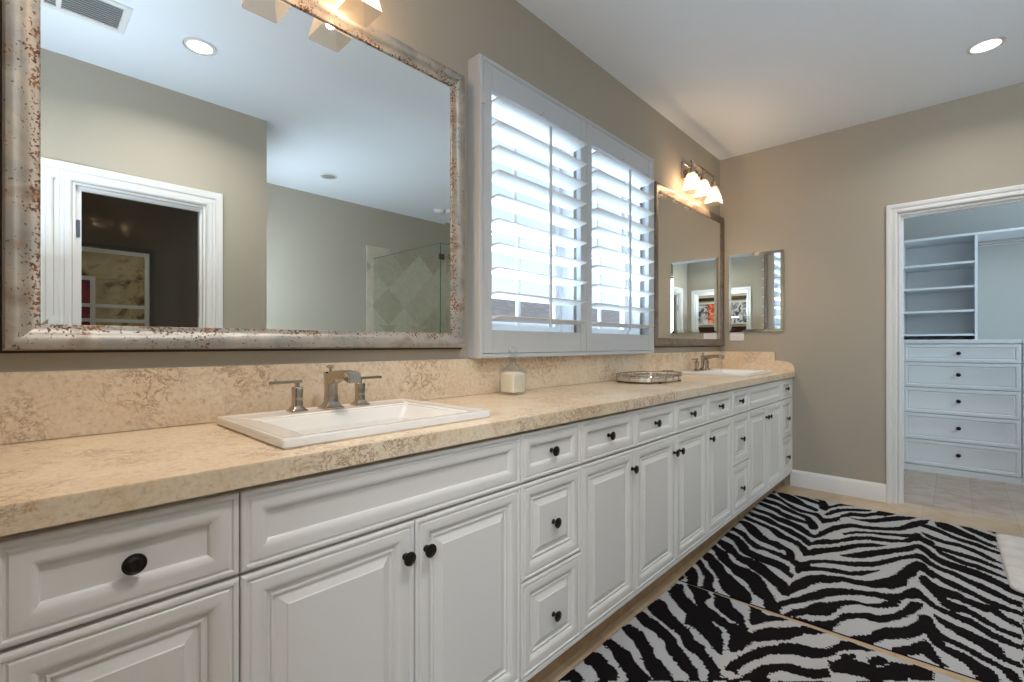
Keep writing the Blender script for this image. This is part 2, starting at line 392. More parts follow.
WIN = [(1.40, 2.105, 1.16, 2.245), (2.155, 2.845, 1.16, 2.245)]
wall_with_holes('wall_vanity', 'y', 0, 0.14, XW-0.12, XC, 0, H, WIN, M['wall'])
DY0, DY1, DZ = -2.00, -1.22, 2.045
wall_with_holes('wall_far', 'x', L, 0.12, YR, 0.0, 0, H, [(DY0, DY1, 0, DZ)], M['wall'])
EY0, EY1 = -2.02, -1.13
wall_with_holes('wall_left', 'x', XW-0.12, 0.12, YB-0.12, 0.0, 0, H, [(EY0, EY1, 0, DZ)], M['wall'])
PX0, PX1 = 0.257, 0.906
wall_with_holes('wall_back', 'y', YB-0.12, 0.12, XW, XT, 0, H, [(PX0, PX1, 0, DZ)], M['wall'])
wall_with_holes('wall_tub', 'x', XT-0.12, 0.12, YR, YB-0.12, 0, H, [(-3.4, -2.4, 1.15, 2.3)], M['wall'])
wall_with_holes('wall_rear', 'y', YR-0.12, 0.12, XW-3.2, XC, 0, H, [], M['wall'])
wall_with_holes('wall_closet_end', 'x', XC, 0.1, YR, 0.0, 0, H, [], M['closet_wall'])
wall_with_holes('wall_closet_left', 'y', -1.03, 0.1, L+0.12, XC, 0, H, [], M['closet_wall'])
wall_with_holes('wall_closet_right', 'y', -3.1, 0.1, L+0.12, XC, 0, H, [], M['closet_wall'])
wall_with_holes('wall_bedroom_end', 'x', -3.3, 0.1, YR, 0.14, 0, H, [], M['cream_wall'])
wall_with_holes('wall_bedroom_side', 'y', 0.04, 0.1, -3.2, XW-0.12, 0, H, [], M['cream_wall'])
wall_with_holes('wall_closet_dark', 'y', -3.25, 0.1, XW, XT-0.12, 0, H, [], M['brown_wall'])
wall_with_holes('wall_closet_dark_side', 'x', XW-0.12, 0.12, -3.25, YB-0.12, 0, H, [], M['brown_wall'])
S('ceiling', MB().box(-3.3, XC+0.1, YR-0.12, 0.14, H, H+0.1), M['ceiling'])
S('floor', MB().box(XW-0.12, L+0.10, YR-0.12, 0.14, -0.1, 0), M['floor'], 'beige travertine tile floor of the bathroom')
S('floor_closet', MB().box(L+0.10, XC+0.1, YR-0.12, 0.14, -0.1, 0.0), M['planks'], 'grey wood plank floor of the walk-in closet')
S('floor_bedroom', MB().box(-3.3, XW-0.12, YR-0.12, 0.14, -0.1, 0), M['carpet'])

# baseboards
def baseboard(name, a0, a1, fn):
    mb = MB(); prof = [(0, 0), (0.0, 0.016), (0.105, 0.016), (0.118, 0.010), (0.128, 0.004), (0.128, 0)]
    mb.loops([[fn(a, h, z) for z, h in prof] for a in (a0, a1)], True, True)
    return struct(mb.build(name, M['trim'], smooth=30))
baseboard('baseboard_far', -0.55, DY1+0.066, lambda a, h, z: (L-h, a, z))
baseboard('baseboard_far_right', DY0-0.066, -2.27, lambda a, h, z: (L-h, a, z))
baseboard('baseboard_back', XW, PX0-0.07, lambda a, h, z: (a, YB+h, z))
baseboard('baseboard_back_right', PX1+0.105, XT, lambda a, h, z: (a, YB+h, z))
baseboard('baseboard_rear', XT, 2.88, lambda a, h, z: (a, YR+h, z))
# door casings: mitred mouldings around each opening, and the jambs lining them
CP = lambda w: [(0, 0), (0, 0.012), (-0.10*w, 0.018), (-0.30*w, 0.018), (-0.36*w, 0.012), (-0.50*w, 0.012), (-0.56*w, 0.019), (-0.72*w, 0.023), (-0.88*w, 0.023), (-0.95*w, 0.020), (-w, 0.018), (-w, 0)]
def casing(name, a0, a1, top, w, fn, label):
    # path runs up, across, down along the opening; the profile steps outwards
    p = [(a0-0.004, 0), (a0-0.004, top+0.004), (a1+0.004, top+0.004), (a1+0.004, 0)]
    mb = MB(); pr = [(-o, h) for o, h in CP(w)]
    sweep(mb, p, pr, fn, closed=False)
    return struct(mb.build(name, M['trim'], smooth=30), label)
def jamb(name, a0, a1, top, t0, t1, fn):
    mb = MB(); e = 0.012
    for (u0, u1, z0, z1) in ((a0, a0+e, 0, top), (a1-e, a1, 0, top), (a0+e, a1-e, top-e, top)):
        c = [fn(a, t, z) for z in (z0, z1) for t in (t0, t1) for a in (u0, u1)]
        mb.add(c, [(0, 2, 3, 1), (4, 5, 7, 6), (0, 1, 5, 4), (2, 6, 7, 3), (0, 4, 6, 2), (1, 3, 7, 5)])
    mm = (t0+t1)/2
    for (u0, u1, z0, z1) in ((a0+e, a0+2*e, 0, top-e), (a1-2*e, a1-e, 0, top-e), (a0+2*e, a1-2*e, top-2*e, top-e)):
        c = [fn(a, t, z) for z in (z0, z1) for t in (mm-0.02, mm+0.02) for a in (u0, u1)]
        mb.add(c, [(0, 2, 3, 1), (4, 5, 7, 6), (0, 1, 5, 4), (2, 6, 7, 3), (0, 4, 6, 2), (1, 3, 7, 5)])
    return struct(mb.build(name, M['trim'], smooth=0))
casing('trim_1', DY0, DY1, DZ, 0.062, lambda a, z, h: (L-h, a, z), 'white moulded casing around the closet doorway')
jamb('trim_2', DY0, DY1, DZ, L, L+0.12, lambda a, t, z: (t, a, z))
casing('trim_3', EY0, EY1, DZ, 0.062, lambda a, z, h: (XW+h, a, z), 'white casing around the entry doorway seen in the small wall mirror')
jamb('trim_4', EY0, EY1, DZ, XW-0.12, XW, lambda a, t, z: (t, a, z))
casing('trim_5', PX0, PX1, DZ, 0.095, lambda a, z, h: (a, YB+h, z), 'white casing around the glazed sliding door seen in the big mirror')
jamb('trim_6', PX0, PX1, DZ, YB-0.12, YB, lambda a, t, z: (a, t, z))
# toe kick of tan stone under the whole run of vanity cabinets
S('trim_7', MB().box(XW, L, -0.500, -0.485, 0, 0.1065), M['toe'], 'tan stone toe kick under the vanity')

# ------------------------------------------------------------------ windows behind the shutters
for i, (x0, x1, z0, z1) in enumerate(WIN):
    fr = MB(); f = 0.035
    sweep(fr, rect(x0, x1, z0, z1), [(0, 0.075), (0, 0.13), (f, 0.13), (f, 0.075), (0.006, 0.075), (0.006, 0.001), (0, 0.001), (0, 0.075)], lambda a, b_, h: (a, h, b_))
    xm, zm = (x0+x1)/2, 1.675
    o = struct(fr.build('window_%d' % (i+1), M['vinyl'], smooth=0), ['white framed window behind the left shutter panel', 'white framed window behind the right shutter panel'][i])
    lo = MB(); sweep(lo, rect(x0+f, x1-f, z0+f, zm+0.02), [(0, 0.08), (0, 0.10), (0.028, 0.10), (0.028, 0.08), (0, 0.08)], lambda a, b_, h: (a, h, b_))
    lo.box(xm-0.010, xm+0.010, 0.082, 0.098, z0+f+0.028, zm-0.008)
    lo.build('window_sash', M['vinyl'], o, smooth=0)
    up = MB(); sweep(up, rect(x0+f, x1-f, zm-0.02, z1-f), [(0, 0.105), (0, 0.125), (0.028, 0.125), (0.028, 0.105), (0, 0.105)], lambda a, b_, h: (a, h, b_))
    up.box(xm-0.010, xm+0.010, 0.107, 0.123, zm+0.008, z1-f-0.028)
    up.build('window_sash', M['vinyl'], o, smooth=0)
    MB().box(x0+f+0.02, x1-f-0.02, 0.088, 0.092, z0+f+0.02, zm).build('pane', M['pane'], o, smooth=0)
    MB().box(x0+f+0.02, x1-f-0.02, 0.113, 0.117, zm, z1-f-0.02).build('pane', M['pane'], o, smooth=0)
fr = MB(); sweep(fr, rect(-3.4, -2.4, 1.15, 2.3), [(0, 0.03), (0, 0.09), (0.04, 0.09), (0.04, 0.03), (0, 0.03)], lambda a, b_, h: (XT-0.12+h, a, b_))  # unseen window added around the alcove fill lamp
o = struct(fr.build('window_3', M['vinyl'], smooth=0))
MB().box(XT-0.062, XT-0.058, -3.36, -2.44, 1.19, 2.26).build('pane', M['pane'], o, smooth=0)
# neighbouring house over the way
hs = thing('neighbouring_house', (4, 9, -3.0), 'neighbouring house with grey tiled roof, seen between the lower shutter louvers', 'house')
MB().box(-4, 30, 7.2, 13, -3.0, 1.80).build('wall', M['stucco'], hs, smooth=0)
rf = MB(); L2 = [[(x, 6.8, 1.80), (x, 10.1, 2.92), (x, 13.4, 1.80)] for x in (-4.4, 30.4)]
rf.loops(L2).build('roof', M['roof'], hs, smooth=0)
MB().box(-4.4, 30.4, 6.74, 6.8, 1.64, 1.83).build('fascia', M['fascia'], hs, smooth=0)
for wx in (1.6, 3.6, 5.6, 7.6):
    w_ = MB(); sweep(w_, rect(wx, wx+0.9, 0.5, 1.5), [(0, 0), (0, 0.05), (0.06, 0.05), (0.06, 0.0)], lambda a, b_, h: (a, 7.2-h, b_))
    wo = w_.build('window', M['fascia'], hs, smooth=0)
    pn_ = MB().box(wx+0.05, wx+0.85, 7.18, 7.195, 0.55, 1.45).build('pane', M['dark_glass'], None, smooth=0); pn_.parent = wo; pn_.location = (0, 0, 0)

# ------------------------------------------------------------------ plantation shutters
sh = thing('plantation_shutters', (2.115, 0, 1.07), 'white boxed plantation shutters with open louvers between the two framed mirrors', 'shutters')
X0, X1, Z0, Z1, YF = 1.338, 2.892, 1.067, 2.331, -0.075
bx = MB(); sweep(bx, rect(X0, X1, Z0, Z1), [(0, 0), (0, 0.073), (0.002, 0.075), (0.012, 0.075), (0.013, 0.073), (0.019, 0.073), (0.019, 0), (0, 0)], lambda a, b_, h: (a, -h, b_))
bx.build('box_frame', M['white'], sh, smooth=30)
for k, (pa, pb) in enumerate(((1.3585, 2.1140), (2.1165, 2.8715))):
    oa, ob_, oz0, oz1 = pa+0.050, pb-0.052, 1.187, 2.208
    pm = MB(); zA, zB = Z0+0.021, Z1-0.021; t0, t1 = -0.074, -0.046
    pm.box(pa, oa, t0, t1, zA, zB); pm.box(ob_, pb, t0, t1, zA, zB)
    pm.box(oa+0.0006, ob_-0.0006, t0+0.001, t1, zA, oz0); pm.box(oa+0.0006, ob_-0.0006, t0+0.001, t1, oz1, zB)
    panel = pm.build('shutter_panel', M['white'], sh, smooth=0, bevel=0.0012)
    lv = MB(); nb = 10; pitch = (oz1-oz0)/nb; tilt = math.radians(8)
    for i in range(nb):
        zc = oz0 + pitch*(i+0.5); yc = -0.060; prof = []
        for j in range(16):
            a = 2*PI*j/16; e1, e2 = 0.057*math.cos(a), 0.0055*math.sin(a)
            prof.append((yc + e1*math.cos(tilt) + e2*math.sin(tilt), zc - e1*math.sin(tilt) + e2*math.cos(tilt)))
        lv.loops([[(x, y, z) for y, z in prof] for x in (oa+0.001, ob_-0.001)])
    l_ = lv.build('louvers', M['louver'], None, smooth=50); l_.parent = panel; l_.location = (0, 0, 0)
    xm = (oa+ob_)/2+(0.012 if k == 0 else 0.0); rd = MB().box(xm-0.006, xm+0.006, -0.128, -0.1165, oz0+0.02, oz1-0.06)
    r_ = rd.build('tilt_rod', M['white'], None, smooth=0, bevel=0.002); r_.parent = panel; r_.location = (0, 0, 0)
    st = MB()
    st.tube([(xm-0.018, -0.075, oz1+0.004), (xm-0.018, -0.090, oz1+0.002), (xm-0.018, -0.092, oz1+0.014)], 0.0022, 6)
    s_ = st.build('rod_catch', M['nickel'], None); s_.parent = panel; s_.location = (0, 0, 0)
    for hz in (1.32, 2.13):
        hx = pa-0.001 if k == 0 else pb+0.001
        h_ = MB().lathe([(0.0035, 0), (0.0035, 0.06)], (hx, -0.0755, hz), 'z', 10)
        h_.box(hx-0.012, hx+0.012, -0.0765, -0.0735, hz, hz+0.06)
        ho = h_.build('hinge', M['white'], None); ho.parent = panel; ho.location = (0, 0, 0)

# ------------------------------------------------------------------ vanity cabinets
YFACE = -0.565; YBK = -0.012
FRONT = lambda a, b_, h: (a, YFACE+0.018-h, b_)      # h measured from the carcass front
def drawer_front(x0, x1, z0, z1, raised):
    mb = MB(); T = 0.019
    pr = [(0, 0.0), (0, T-0.004), (0.0015, T-0.0015), (0.005, T), (0.0095, T), (0.0115, T-0.0040), (0.0145, T-0.0040),
          (0.0175, T-0.0012), (0.026, T-0.0002), (0.035, T-0.0008), (0.042, T-0.0035), (0.046, T-0.0070), (0.048, T-0.0115), (0.049, T-0.0115)]
    if raised:
        pr += [(0.0525, T-0.0115), (0.0545, T-0.0075), (0.058, T-0.0070), (0.060, T-0.0115), (0.063, T-0.0120), (0.070, T-0.0095), (0.082, T-0.0045), (0.0835, T-0.0025)]
    sweep(mb, rect(x0, x1, z0, z1), pr, FRONT, cap=True)
    return mb
def knob_mesh(x, z, y0=None):
    y0 = (YFACE-0.001+0.0) if y0 is None else y0
    return MB().lathe([(0.0075, 0.0), (0.0085, 0.002), (0.0055, 0.004), (0.0050, 0.013), (0.0075, 0.016), (0.0145, 0.018), (0.0162, 0.0205), (0.0160, 0.0225),
                       (0.0135, 0.0235), (0.0125, 0.0225), (0.0095, 0.0235), (0.0085, 0.0245), (0.0060, 0.0250), (0.0, 0.0258)], (x, y0, z), '-y', 24, cap=False)
ZT0, ZT1 = 0.711, 0.858
def cabinet(x0, x1, label, rows):
    """rows: (kind, x0, x1, z0, z1, knob) ; knob = None or (x,z)"""
    c = thing('vanity_cabinet', ((x0+x1)/2, -0.28, 0.107), label, 'cabinet', 'vanity base cabinets')
    e = 0.016; mb = MB(); z0, z1 = 0.107, 0.8705; yf = YFACE+0.0195
    mb.box(x0+0.0004, x0+e, yf, YBK, z0, z1); mb.box(x1-e, x1-0.0004, yf, YBK, z0, z1)
    mb.box(x0+e, x1-e, yf, YBK, z0, z0+e); mb.box(x0+e, x1-e, YBK-0.006, YBK, z0+e, z1)
    mb.box(x0+e, x1-e, yf, yf+0.06, z1-e, z1); mb.box(x0+e, x1-e, yf, yf+0.03, 0.697, 0.713)
    mb.build('body', M['cabinet'], c, smooth=0)
    MB().box(x0+0.0004, x1-0.0004, YFACE+0.001, YFACE+0.0185, 0.1065, 0.1205).build('bottom_rail', M['cabinet'], c, smooth=0, bevel=0.0015)
    for kind, a0, a1, b0, b1, kn in rows:
        g = 0.0014
        d = drawer_front(a0+g, a1-g, b0, b1, kind != 'top').build(
            {'door': 'door', 'drawer': 'drawer', 'top': 'drawer', 'false': 'false_front'}[kind] if kind != 'false' else 'false_front', M['cabinet'], c, smooth=22)
        if kn:
            rec = 0.0115 if (kind in ('drawer', 'top') ) else 0.0
            if kind == 'drawer': rec = 0.003
            if kind == 'top': rec = 0.0105
            k_ = knob_mesh(kn[0], kn[1], YFACE+rec-0.0005).build('knob', M['knob'], None, smooth=35); k_.parent = d; k_.location = (0, 0, 0)
    return c
ZL, ZM0, ZM1, ZU = 0.1235, 0.4080, 0.4135, 0.7050
def stack(x0, x1, label, xo=0):
    xm = (x0+x1)/2
    return cabinet(x0, x1, label, [('top', x0, x1, ZT0, ZT1, (xm, 0.784)), ('drawer', x0, x1, ZM1, ZU, (xm, 0.556)), ('drawer', x0, x1, ZL, ZM0, (xm, 0.258))])
def sinkbase(x0, x1, label):
    xm = (x0+x1)/2
    c = cabinet(x0, x1, label, [('top', x0, x1, ZT0, ZT1, None), ('door', x0, xm, ZL, ZU, (xm-0.030, 0.629)), ('door', xm, x1, ZL, ZU, (xm+0.030, 0.629))])
    return c
stack(-0.016, 0.289, 'white three-drawer vanity cabinet at the near end of the counter')
sinkbase(0.289, 1.048, 'wide white two-door vanity cabinet under the near sink')
stack(1.048, 1.358, 'white three-drawer vanity cabinet to the right of the near sink, below the glass decanter')
def unit(x0, x1, kside, label):
    kx = x1-0.030 if kside > 0 else x0+0.030
    return cabinet(x0, x1, label, [('top', x0, x1, ZT0, ZT1, ((x0+x1)/2, 0.784)), ('door', x0, x1, ZL, ZU, (kx, 0.629))])
unit(1.358, 1.738, 1, 'narrow white one-door cabinet beside the drawer stack, knob at its right edge')
cabinet(1.738, 2.508, 'white cabinet with a pair of doors under two small drawers, middle of the run',
        [('top', 1.738, 2.123, ZT0, ZT1, (1.930, 0.784)), ('top', 2.123, 2.508, ZT0, ZT1, (2.316, 0.784)),
         ('door', 1.738, 2.123, ZL, ZU, (2.093, 0.629)), ('door', 2.123, 2.508, ZL, ZU, (2.153, 0.629))])
unit(2.508, 2.891, -1, 'narrow white one-door cabinet with its knob at the left edge, before the far sink')
stack(2.891, 3.193, 'white three-drawer vanity cabinet left of the far sink')
sinkbase(3.193, 3.968, 'white two-door vanity cabinet under the far sink')
stack(3.968, 4.276, 'white three-drawer vanity cabinet against the far wall')
S('trim_8', MB().box(4.2765, L, -0.563, -0.012, 0.107, 0.8705), M['cabinet'])

# ------------------------------------------------------------------ countertop, splashes
SX = (0.680, 3.628)
ct = MB(); yf, zb, zt = -0.583, 0.871, 0.911
holes = [(s-0.235, s+0.235) for s in SX]; hy0, hy1 = -0.475, -0.165
import bmesh
def weld(ob):
    bb = bmesh.new(); bb.from_mesh(ob.data)
    es = [e for e in bb.edges if len(e.link_faces) == 2 and all(abs(v.co.y-yf) < 1e-4 and v.co.z > zt-1e-4 for v in e.verts)]
    bmesh.ops.bevel(bb, geom=es, offset=0.0015, segments=2, affect='EDGES')
    bb.to_mesh(ob.data); bb.free()
o = wall_with_holes('countertop', 'z', zb, zt-zb, XW, L-0.001, yf, -0.001, [(h[0], h[1], hy0, hy1) for h in holes], M['stone']); weld(o); del o['kind']
tag(o, 'long honey limestone countertop running the full length of the vanity', 'countertop')
o = MB().box(XW+0.001, L-0.021, -0.02, -0.001, 0.9115, 1.065).build('backsplash', M['stone'], smooth=0, bevel=0.0015)
tag(o, 'long stone backsplash along the vanity wall below the mirrors', 'backsplash')
pr = [(-0.001, 0.9115), (-0.001, 1.065), (-0.440, 1.065), (-0.440, 0.995), (-0.47, 0.9945)] + [(-0.515-0.066*math.sin(a), 0.926+0.062*math.cos(a)) for a in [i*PI/2/6 for i in range(1, 7)]] + [(-0.581, 0.9115)]
ss = MB(); ss.loops([[(x, y, z) for y, z in pr] for x in (L-0.02, L)])
tag(ss.build('side_splash', M['stone'], smooth=0, bevel=0.001), 'short stone side splash stepping down with a rounded corner on the far wall', 'backsplash')

# ------------------------------------------------------------------ sinks and faucets
def sink(cx, label):
    t_ = thing('sink', (cx, -0.28, 0.911), label, 'sink', 'drop-in vanity sinks')
    x0, x1, y0, y1, z = cx-0.297, cx+0.297, -0.512, -0.062, 0.9115
    bx0, bx1, by0, by1 = cx-0.225, cx+0.225, -0.462, -0.178
    Lp = [rrect(bx0+0.01, bx1-0.01, by0+0.01, by1-0.01, 0.02, z-0.035), rrect(x0+0.02, x1-0.02, y0+0.02, y1-0.02, 0.012, z-0.0005), rrect(x0+0.003, x1-0.003, y0+0.003, y1-0.003, 0.010, z), rrect(x0, x1, y0, y1, 0.012, z+0.004), rrect(x0, x1, y0, y1, 0.012, z+0.017),
          rrect(x0+0.002, x1-0.002, y0+0.002, y1-0.002, 0.012, z+0.0205), rrect(x0+0.006, x1-0.006, y0+0.006, y1-0.006, 0.010, z+0.0215),
          rrect(x0+0.012, x1-0.012, y0+0.012, y1-0.012, 0.008, z+0.0195), rrect(x0+0.020, x1-0.020, y0+0.020, y1-0.020, 0.006, z+0.0185),
          rrect(bx0-0.022, bx1+0.022, by0-0.012, by1+0.022, 0.012, z+0.0185), rrect(bx0-0.018, bx1+0.018, by0-0.010, by1+0.018, 0.012, z+0.0150),
          rrect(bx0-0.002, bx1+0.002, by0-0.002, by1+0.002, 0.014, z+0.0145), rrect(bx0+0.004, bx1-0.004, by0+0.004, by1-0.004, 0.014, z+0.009),
          rrect(bx0+0.022, bx1-0.022, by0+0.012, by1-0.012, 0.02, z-0.020), rrect(bx0+0.026, bx1-0.026, by0+0.014, by1-0.014, 0.02, z-0.022),
          rrect(bx0+0.045, bx1-0.045, by0+0.030, by1-0.030, 0.03, z-0.120), rrect(bx0+0.10, bx1-0.10, by0+0.07, by1-0.07, 0.03, z-0.128)]
    inner = MB(); inner.loops(Lp, False, True)
    inner.loops([rrect(bx0+0.01, bx1-0.01, by0+0.01, by1-0.01, 0.02, z-0.035), rrect(bx0+0.038, bx1-0.038, by0+0.02, by1-0.02, 0.03, z-0.135)], False, True)
    inner.build('basin', M['porcelain'], t_, smooth=35)
    MB().lathe([(0.0, 0.001), (0.024, 0.001), (0.026, 0.003), (0.024, 0.005), (0.0, 0.004)], (cx, -0.32, z-0.1285), 'z', 24, cap=False).build('drain', M['chrome'], t_)
    return t_
sink(SX[0], 'near white rectangular drop-in sink with stepped rim')
sink(SX[1], 'far white rectangular drop-in sink beside the far wall')
def sq(cx, cy_, hx, hy, z, r=0.003): return rrect(cx-hx, cx+hx, cy_-hy, cy_+hy, min(r, hx*0.9, hy*0.9), z, 2)
def faucet(cx, label):
    z = 0.9303; y = -0.112
    t_ = thing('faucet', (cx, y, z), label, 'faucet', 'widespread faucets')
    sp = MB()
    sp.loops([sq(cx, y, 0.031, 0.027, z), sq(cx, y, 0.031, 0.027, z+0.004), sq(cx, y, 0.024, 0.021, z+0.009), sq(cx, y, 0.017, 0.016, z+0.022), sq(cx, y, 0.0155, 0.015, z+0.045), sq(cx, y, 0.0155, 0.016, z+0.085), sq(cx, y, 0.0165, 0.018, z+0.108), sq(cx, y, 0.0165, 0.018, z+0.112)])
    P = [(-0.000, 0.112, 0.092), (-0.018, 0.1125, 0.076), (-0.030, 0.114, 0.080), (-0.050, 0.117, 0.088), (-0.075, 0.119, 0.095), (-0.100, 0.1185, 0.096), (-0.118, 0.116, 0.092)]
    sp.loops([[(cx-0.0165, y+a, z+t), (cx+0.0165, y+a, z+t), (cx+0.0165, y+a, z+bq), (cx-0.0165, y+a, z+bq)] for i, (a, t, bq) in enumerate(P)])
    so = sp.build('spout', M['nickel'], t_, smooth=35)
    nz_ = MB(); nz_.loops([[(cx-0.019, y+a, z+0.118+dz), (cx+0.019, y+a, z+0.118+dz), (cx+0.019, y+a, z+0.088+dz), (cx-0.019, y+a, z+0.088+dz)] for a, dz in ((-0.116, 0.001), (-0.138, -0.002), (-0.146, -0.004))])
    nz_.build('spout_tip', M['chrome'], t_, smooth=30, bevel=0.003)
    MB().lathe([(0.004, 0), (0.004, 0.010), (0.011, 0.013), (0.012, 0.017), (0.006, 0.020), (0.0, 0.0205)], (cx, y+0.004, z+0.112), 'z', 12, cap=False).build('lift_knob', M['nickel'], t_)
    for s in (-1, 1):
        hx = cx+s*0.100+0.003; hy = y+0.012
        h_ = MB(); h_.loops([sq(hx, hy, 0.025, 0.022, z), sq(hx, hy, 0.025, 0.022, z+0.003), sq(hx, hy, 0.018, 0.017, z+0.007), sq(hx, hy, 0.0125, 0.0130, z+0.016), sq(hx, hy, 0.0120, 0.0125, z+0.036), sq(hx, hy, 0.0130, 0.0135, z+0.068), sq(hx, hy, 0.012, 0.012, z+0.071)])
        h_.loops([sq(hx, hy, 0.006, 0.006, z+0.071), sq(hx, hy, 0.006, 0.006, z+0.083)])
        ho = h_.build('handle', M['nickel'], t_, smooth=35)
        lv = MB().box(min(hx-s*0.014, hx+s*0.078), max(hx-s*0.014, hx+s*0.078), hy-0.0065, hy+0.0065, z+0.0825, z+0.0905)
        lo = lv.build('lever', M['nickel'], None, smooth=0, bevel=0.0018); lo.parent = ho; lo.location = (0, 0, 0)
    return t_
faucet(SX[0], 'near widespread nickel faucet with square spout and two lever handles')
faucet(SX[1], 'far widespread nickel faucet beside the corner mirror')
# ------------------------------------------------------------------ framed mirrors
def framed_mirror(x0, x1, z0, z1, label, gh=0.017, fm='frame'):
    t_ = thing('framed_mirror', ((x0+x1)/2, 0, z0), label, 'mirror', 'framed vanity mirrors')
    fn = lambda a, b_, h: (a, -h, b_)
    fr = MB(); l = 0.0065
    pr = [(l, 0.008), (l, 0.030), (l+0.001, 0.038), (l+0.005, 0.043), (l+0.012, 0.0445), (l+0.022, 0.042), (l+0.036, max(0.035, gh+0.010)), (l+0.050, max(0.027, gh+0.006)), (l+0.056, max(0.0245, gh+0.004)), (l+0.058, max(0.022, gh+0.002)), (l+0.059, 0.010)]
    we = [0.15, 0.15, 0.25, 0.2, 0.1, 0.15, 0.35, 0.8, 1.0, 1.0, 1.0]
    sweep(fr, rect(x0, x1, z0, z1), pr, fn, wear=we)
    f_ = fr.build('frame', M[fm], t_, smooth=35)
    lp = MB(); sweep(lp, rect(x0, x1, z0, z1), [(0, 0), (0, 0.011), (0.009, 0.011), (0.02, 0.008), (0.02, 0), (0, 0)], fn)
    lo = lp.build('backing_edge', M['lip'], t_, smooth=0)
    g = MB(); i0 = l+0.057; bw = 0.026
    sweep(g, rect(x0+i0, x1-i0, z0+i0, z1-i0), [(0, 0.001), (0, gh+0.00045), (bw, gh)], fn, cap=False)
    g.add([fn(a, b_, gh) for a, b_ in rect(x0+i0+bw, x1-i0-bw, z0+i0+bw, z1-i0-bw)], [(0, 1, 2, 3)])
    go = g.build('mirror_glass', M['mirror'], t_, smooth=0)
    return t_
framed_mirror(-0.012, 1.294, 1.106, 2.234, 'large distressed silver framed mirror over the near sink')
framed_mirror(2.974, 4.280, 1.106, 2.234, 'distressed silver framed mirror over the far sink, beside the corner', 0.030, 'frame_shaded')
# frameless bevelled mirror on the far wall
t_ = thing('wall_mirror', (L, -0.292, 1.232), 'small frameless mirror with a cut glass edge on the far wall by the corner', 'mirror')
fn = lambda a, b_, h: (L-0.0005-h, a, b_)
g = MB(); sweep(g, rect(-0.502, -0.081, 1.232, 1.893), [(0, 0), (0, 0.0125)], fn, cap=False)
g.build('backing', M['mirror_back'], t_, smooth=0)
g = MB(); bw = 0.022
sweep(g, rect(-0.502, -0.081, 1.232, 1.893), [(0, 0.0125), (bw, 0.0143)], fn, cap=True)
g.build('mirror_glass', M['mirror'], t_, smooth=0)
p_ = MB().box(L-0.006, L-0.0002, -0.20, -0.086, 1.158, 1.229)
o = p_.build('outlet_plate', M['trim'], smooth=0, bevel=0.002); tag(o, 'white wall outlet plate just below the small far wall mirror', 'outlet')
MB().box(L-0.0075, L-0.0058, -0.178, -0.108, 1.176, 1.211).build('socket_face', M['vinyl'], o, smooth=0, bevel=0.0006)

# ------------------------------------------------------------------ vanity lights
def vanity_light(cx, label, dz=0.0):
    y = -0.115; t_ = thing('vanity_light', (cx, 0, 2.38), label, 'wall light', 'three-shade vanity lights')
    pl = MB(); sweep(pl, rect(cx-0.14, cx+0.14, 2.375, 2.505), [(0, 0), (0, 0.016), (0.004, 0.020), (0.014, 0.020), (0.018, 0.014), (0.022, 0.016)], lambda a, b_, h: (a, -h, b_), cap=True)
    pl.build('backplate', M['nickel'], t_, smooth=30)
    br = MB(); br.box(cx-0.235, cx+0.235, y-0.008, y+0.008, 2.448, 2.464)
    br.build('crossbar', M['nickel'], t_, smooth=0, bevel=0.003)
    for s in (-0.09, 0.09):
        MB().tube([(cx+s, -0.015, 2.44), (cx+s, -0.06, 2.452), (cx+s, y, 2.456)], 0.007, 10).build('arm', M['nickel'], t_)
    for k in (-1, 0, 1):
        x = cx+0.21*k
        so = MB().lathe([(0.008, 0.062), (0.008, 0.03), (0.019, 0.024), (0.021, 0.018), (0.021, -0.002), (0.024, -0.006), (0.024, -0.012), (0.0, -0.012)], (x, y, 2.386), 'z', 16, cap=False)
        so.build('socket', M['nickel'], t_)
        sd = MB(); zs = [2.374, 2.366, 2.345, 2.315, 2.280, 2.245, 2.238]; hw = [0.020, 0.028, 0.034, 0.040, 0.047, 0.0545, 0.0550]
        sd.loops([sq(x, y, w_, w_, z_, 0.008) for z_, w_ in zip(zs, hw)], False, False)
        s_ = sd.build('shade', M['shade'], t_, smooth=40)
        bb = MB().lathe([(0.0, 0.030), (0.010, 0.028), (0.012, 0.015), (0.017, 0.000), (0.020, -0.015), (0.017, -0.030), (0.009, -0.038), (0.0, -0.040)], (x, y, 2.345), 'z', 16, cap=False)
        b_ = bb.build('bulb', M['bulb'], None); b_.parent = s_; b_.location = (0, 0, 0)
        ld = bpy.data.lights.new('vanity_bulb_light', 'POINT'); ld.energy = 6.8; ld.color = (1.0, 0.70, 0.43); ld.shadow_soft_size = 0.014
        lo = bpy.data.objects.new('vanity_bulb_light', ld); COL.objects.link(lo); lo.location = (x, y, 2.284+dz)
    t_.location.z += dz
    return t_
vanity_light(0.56, 'near three-shade nickel vanity light over the large mirror', -0.05)
vanity_light(3.62, 'far three-shade nickel vanity light over the corner mirror')

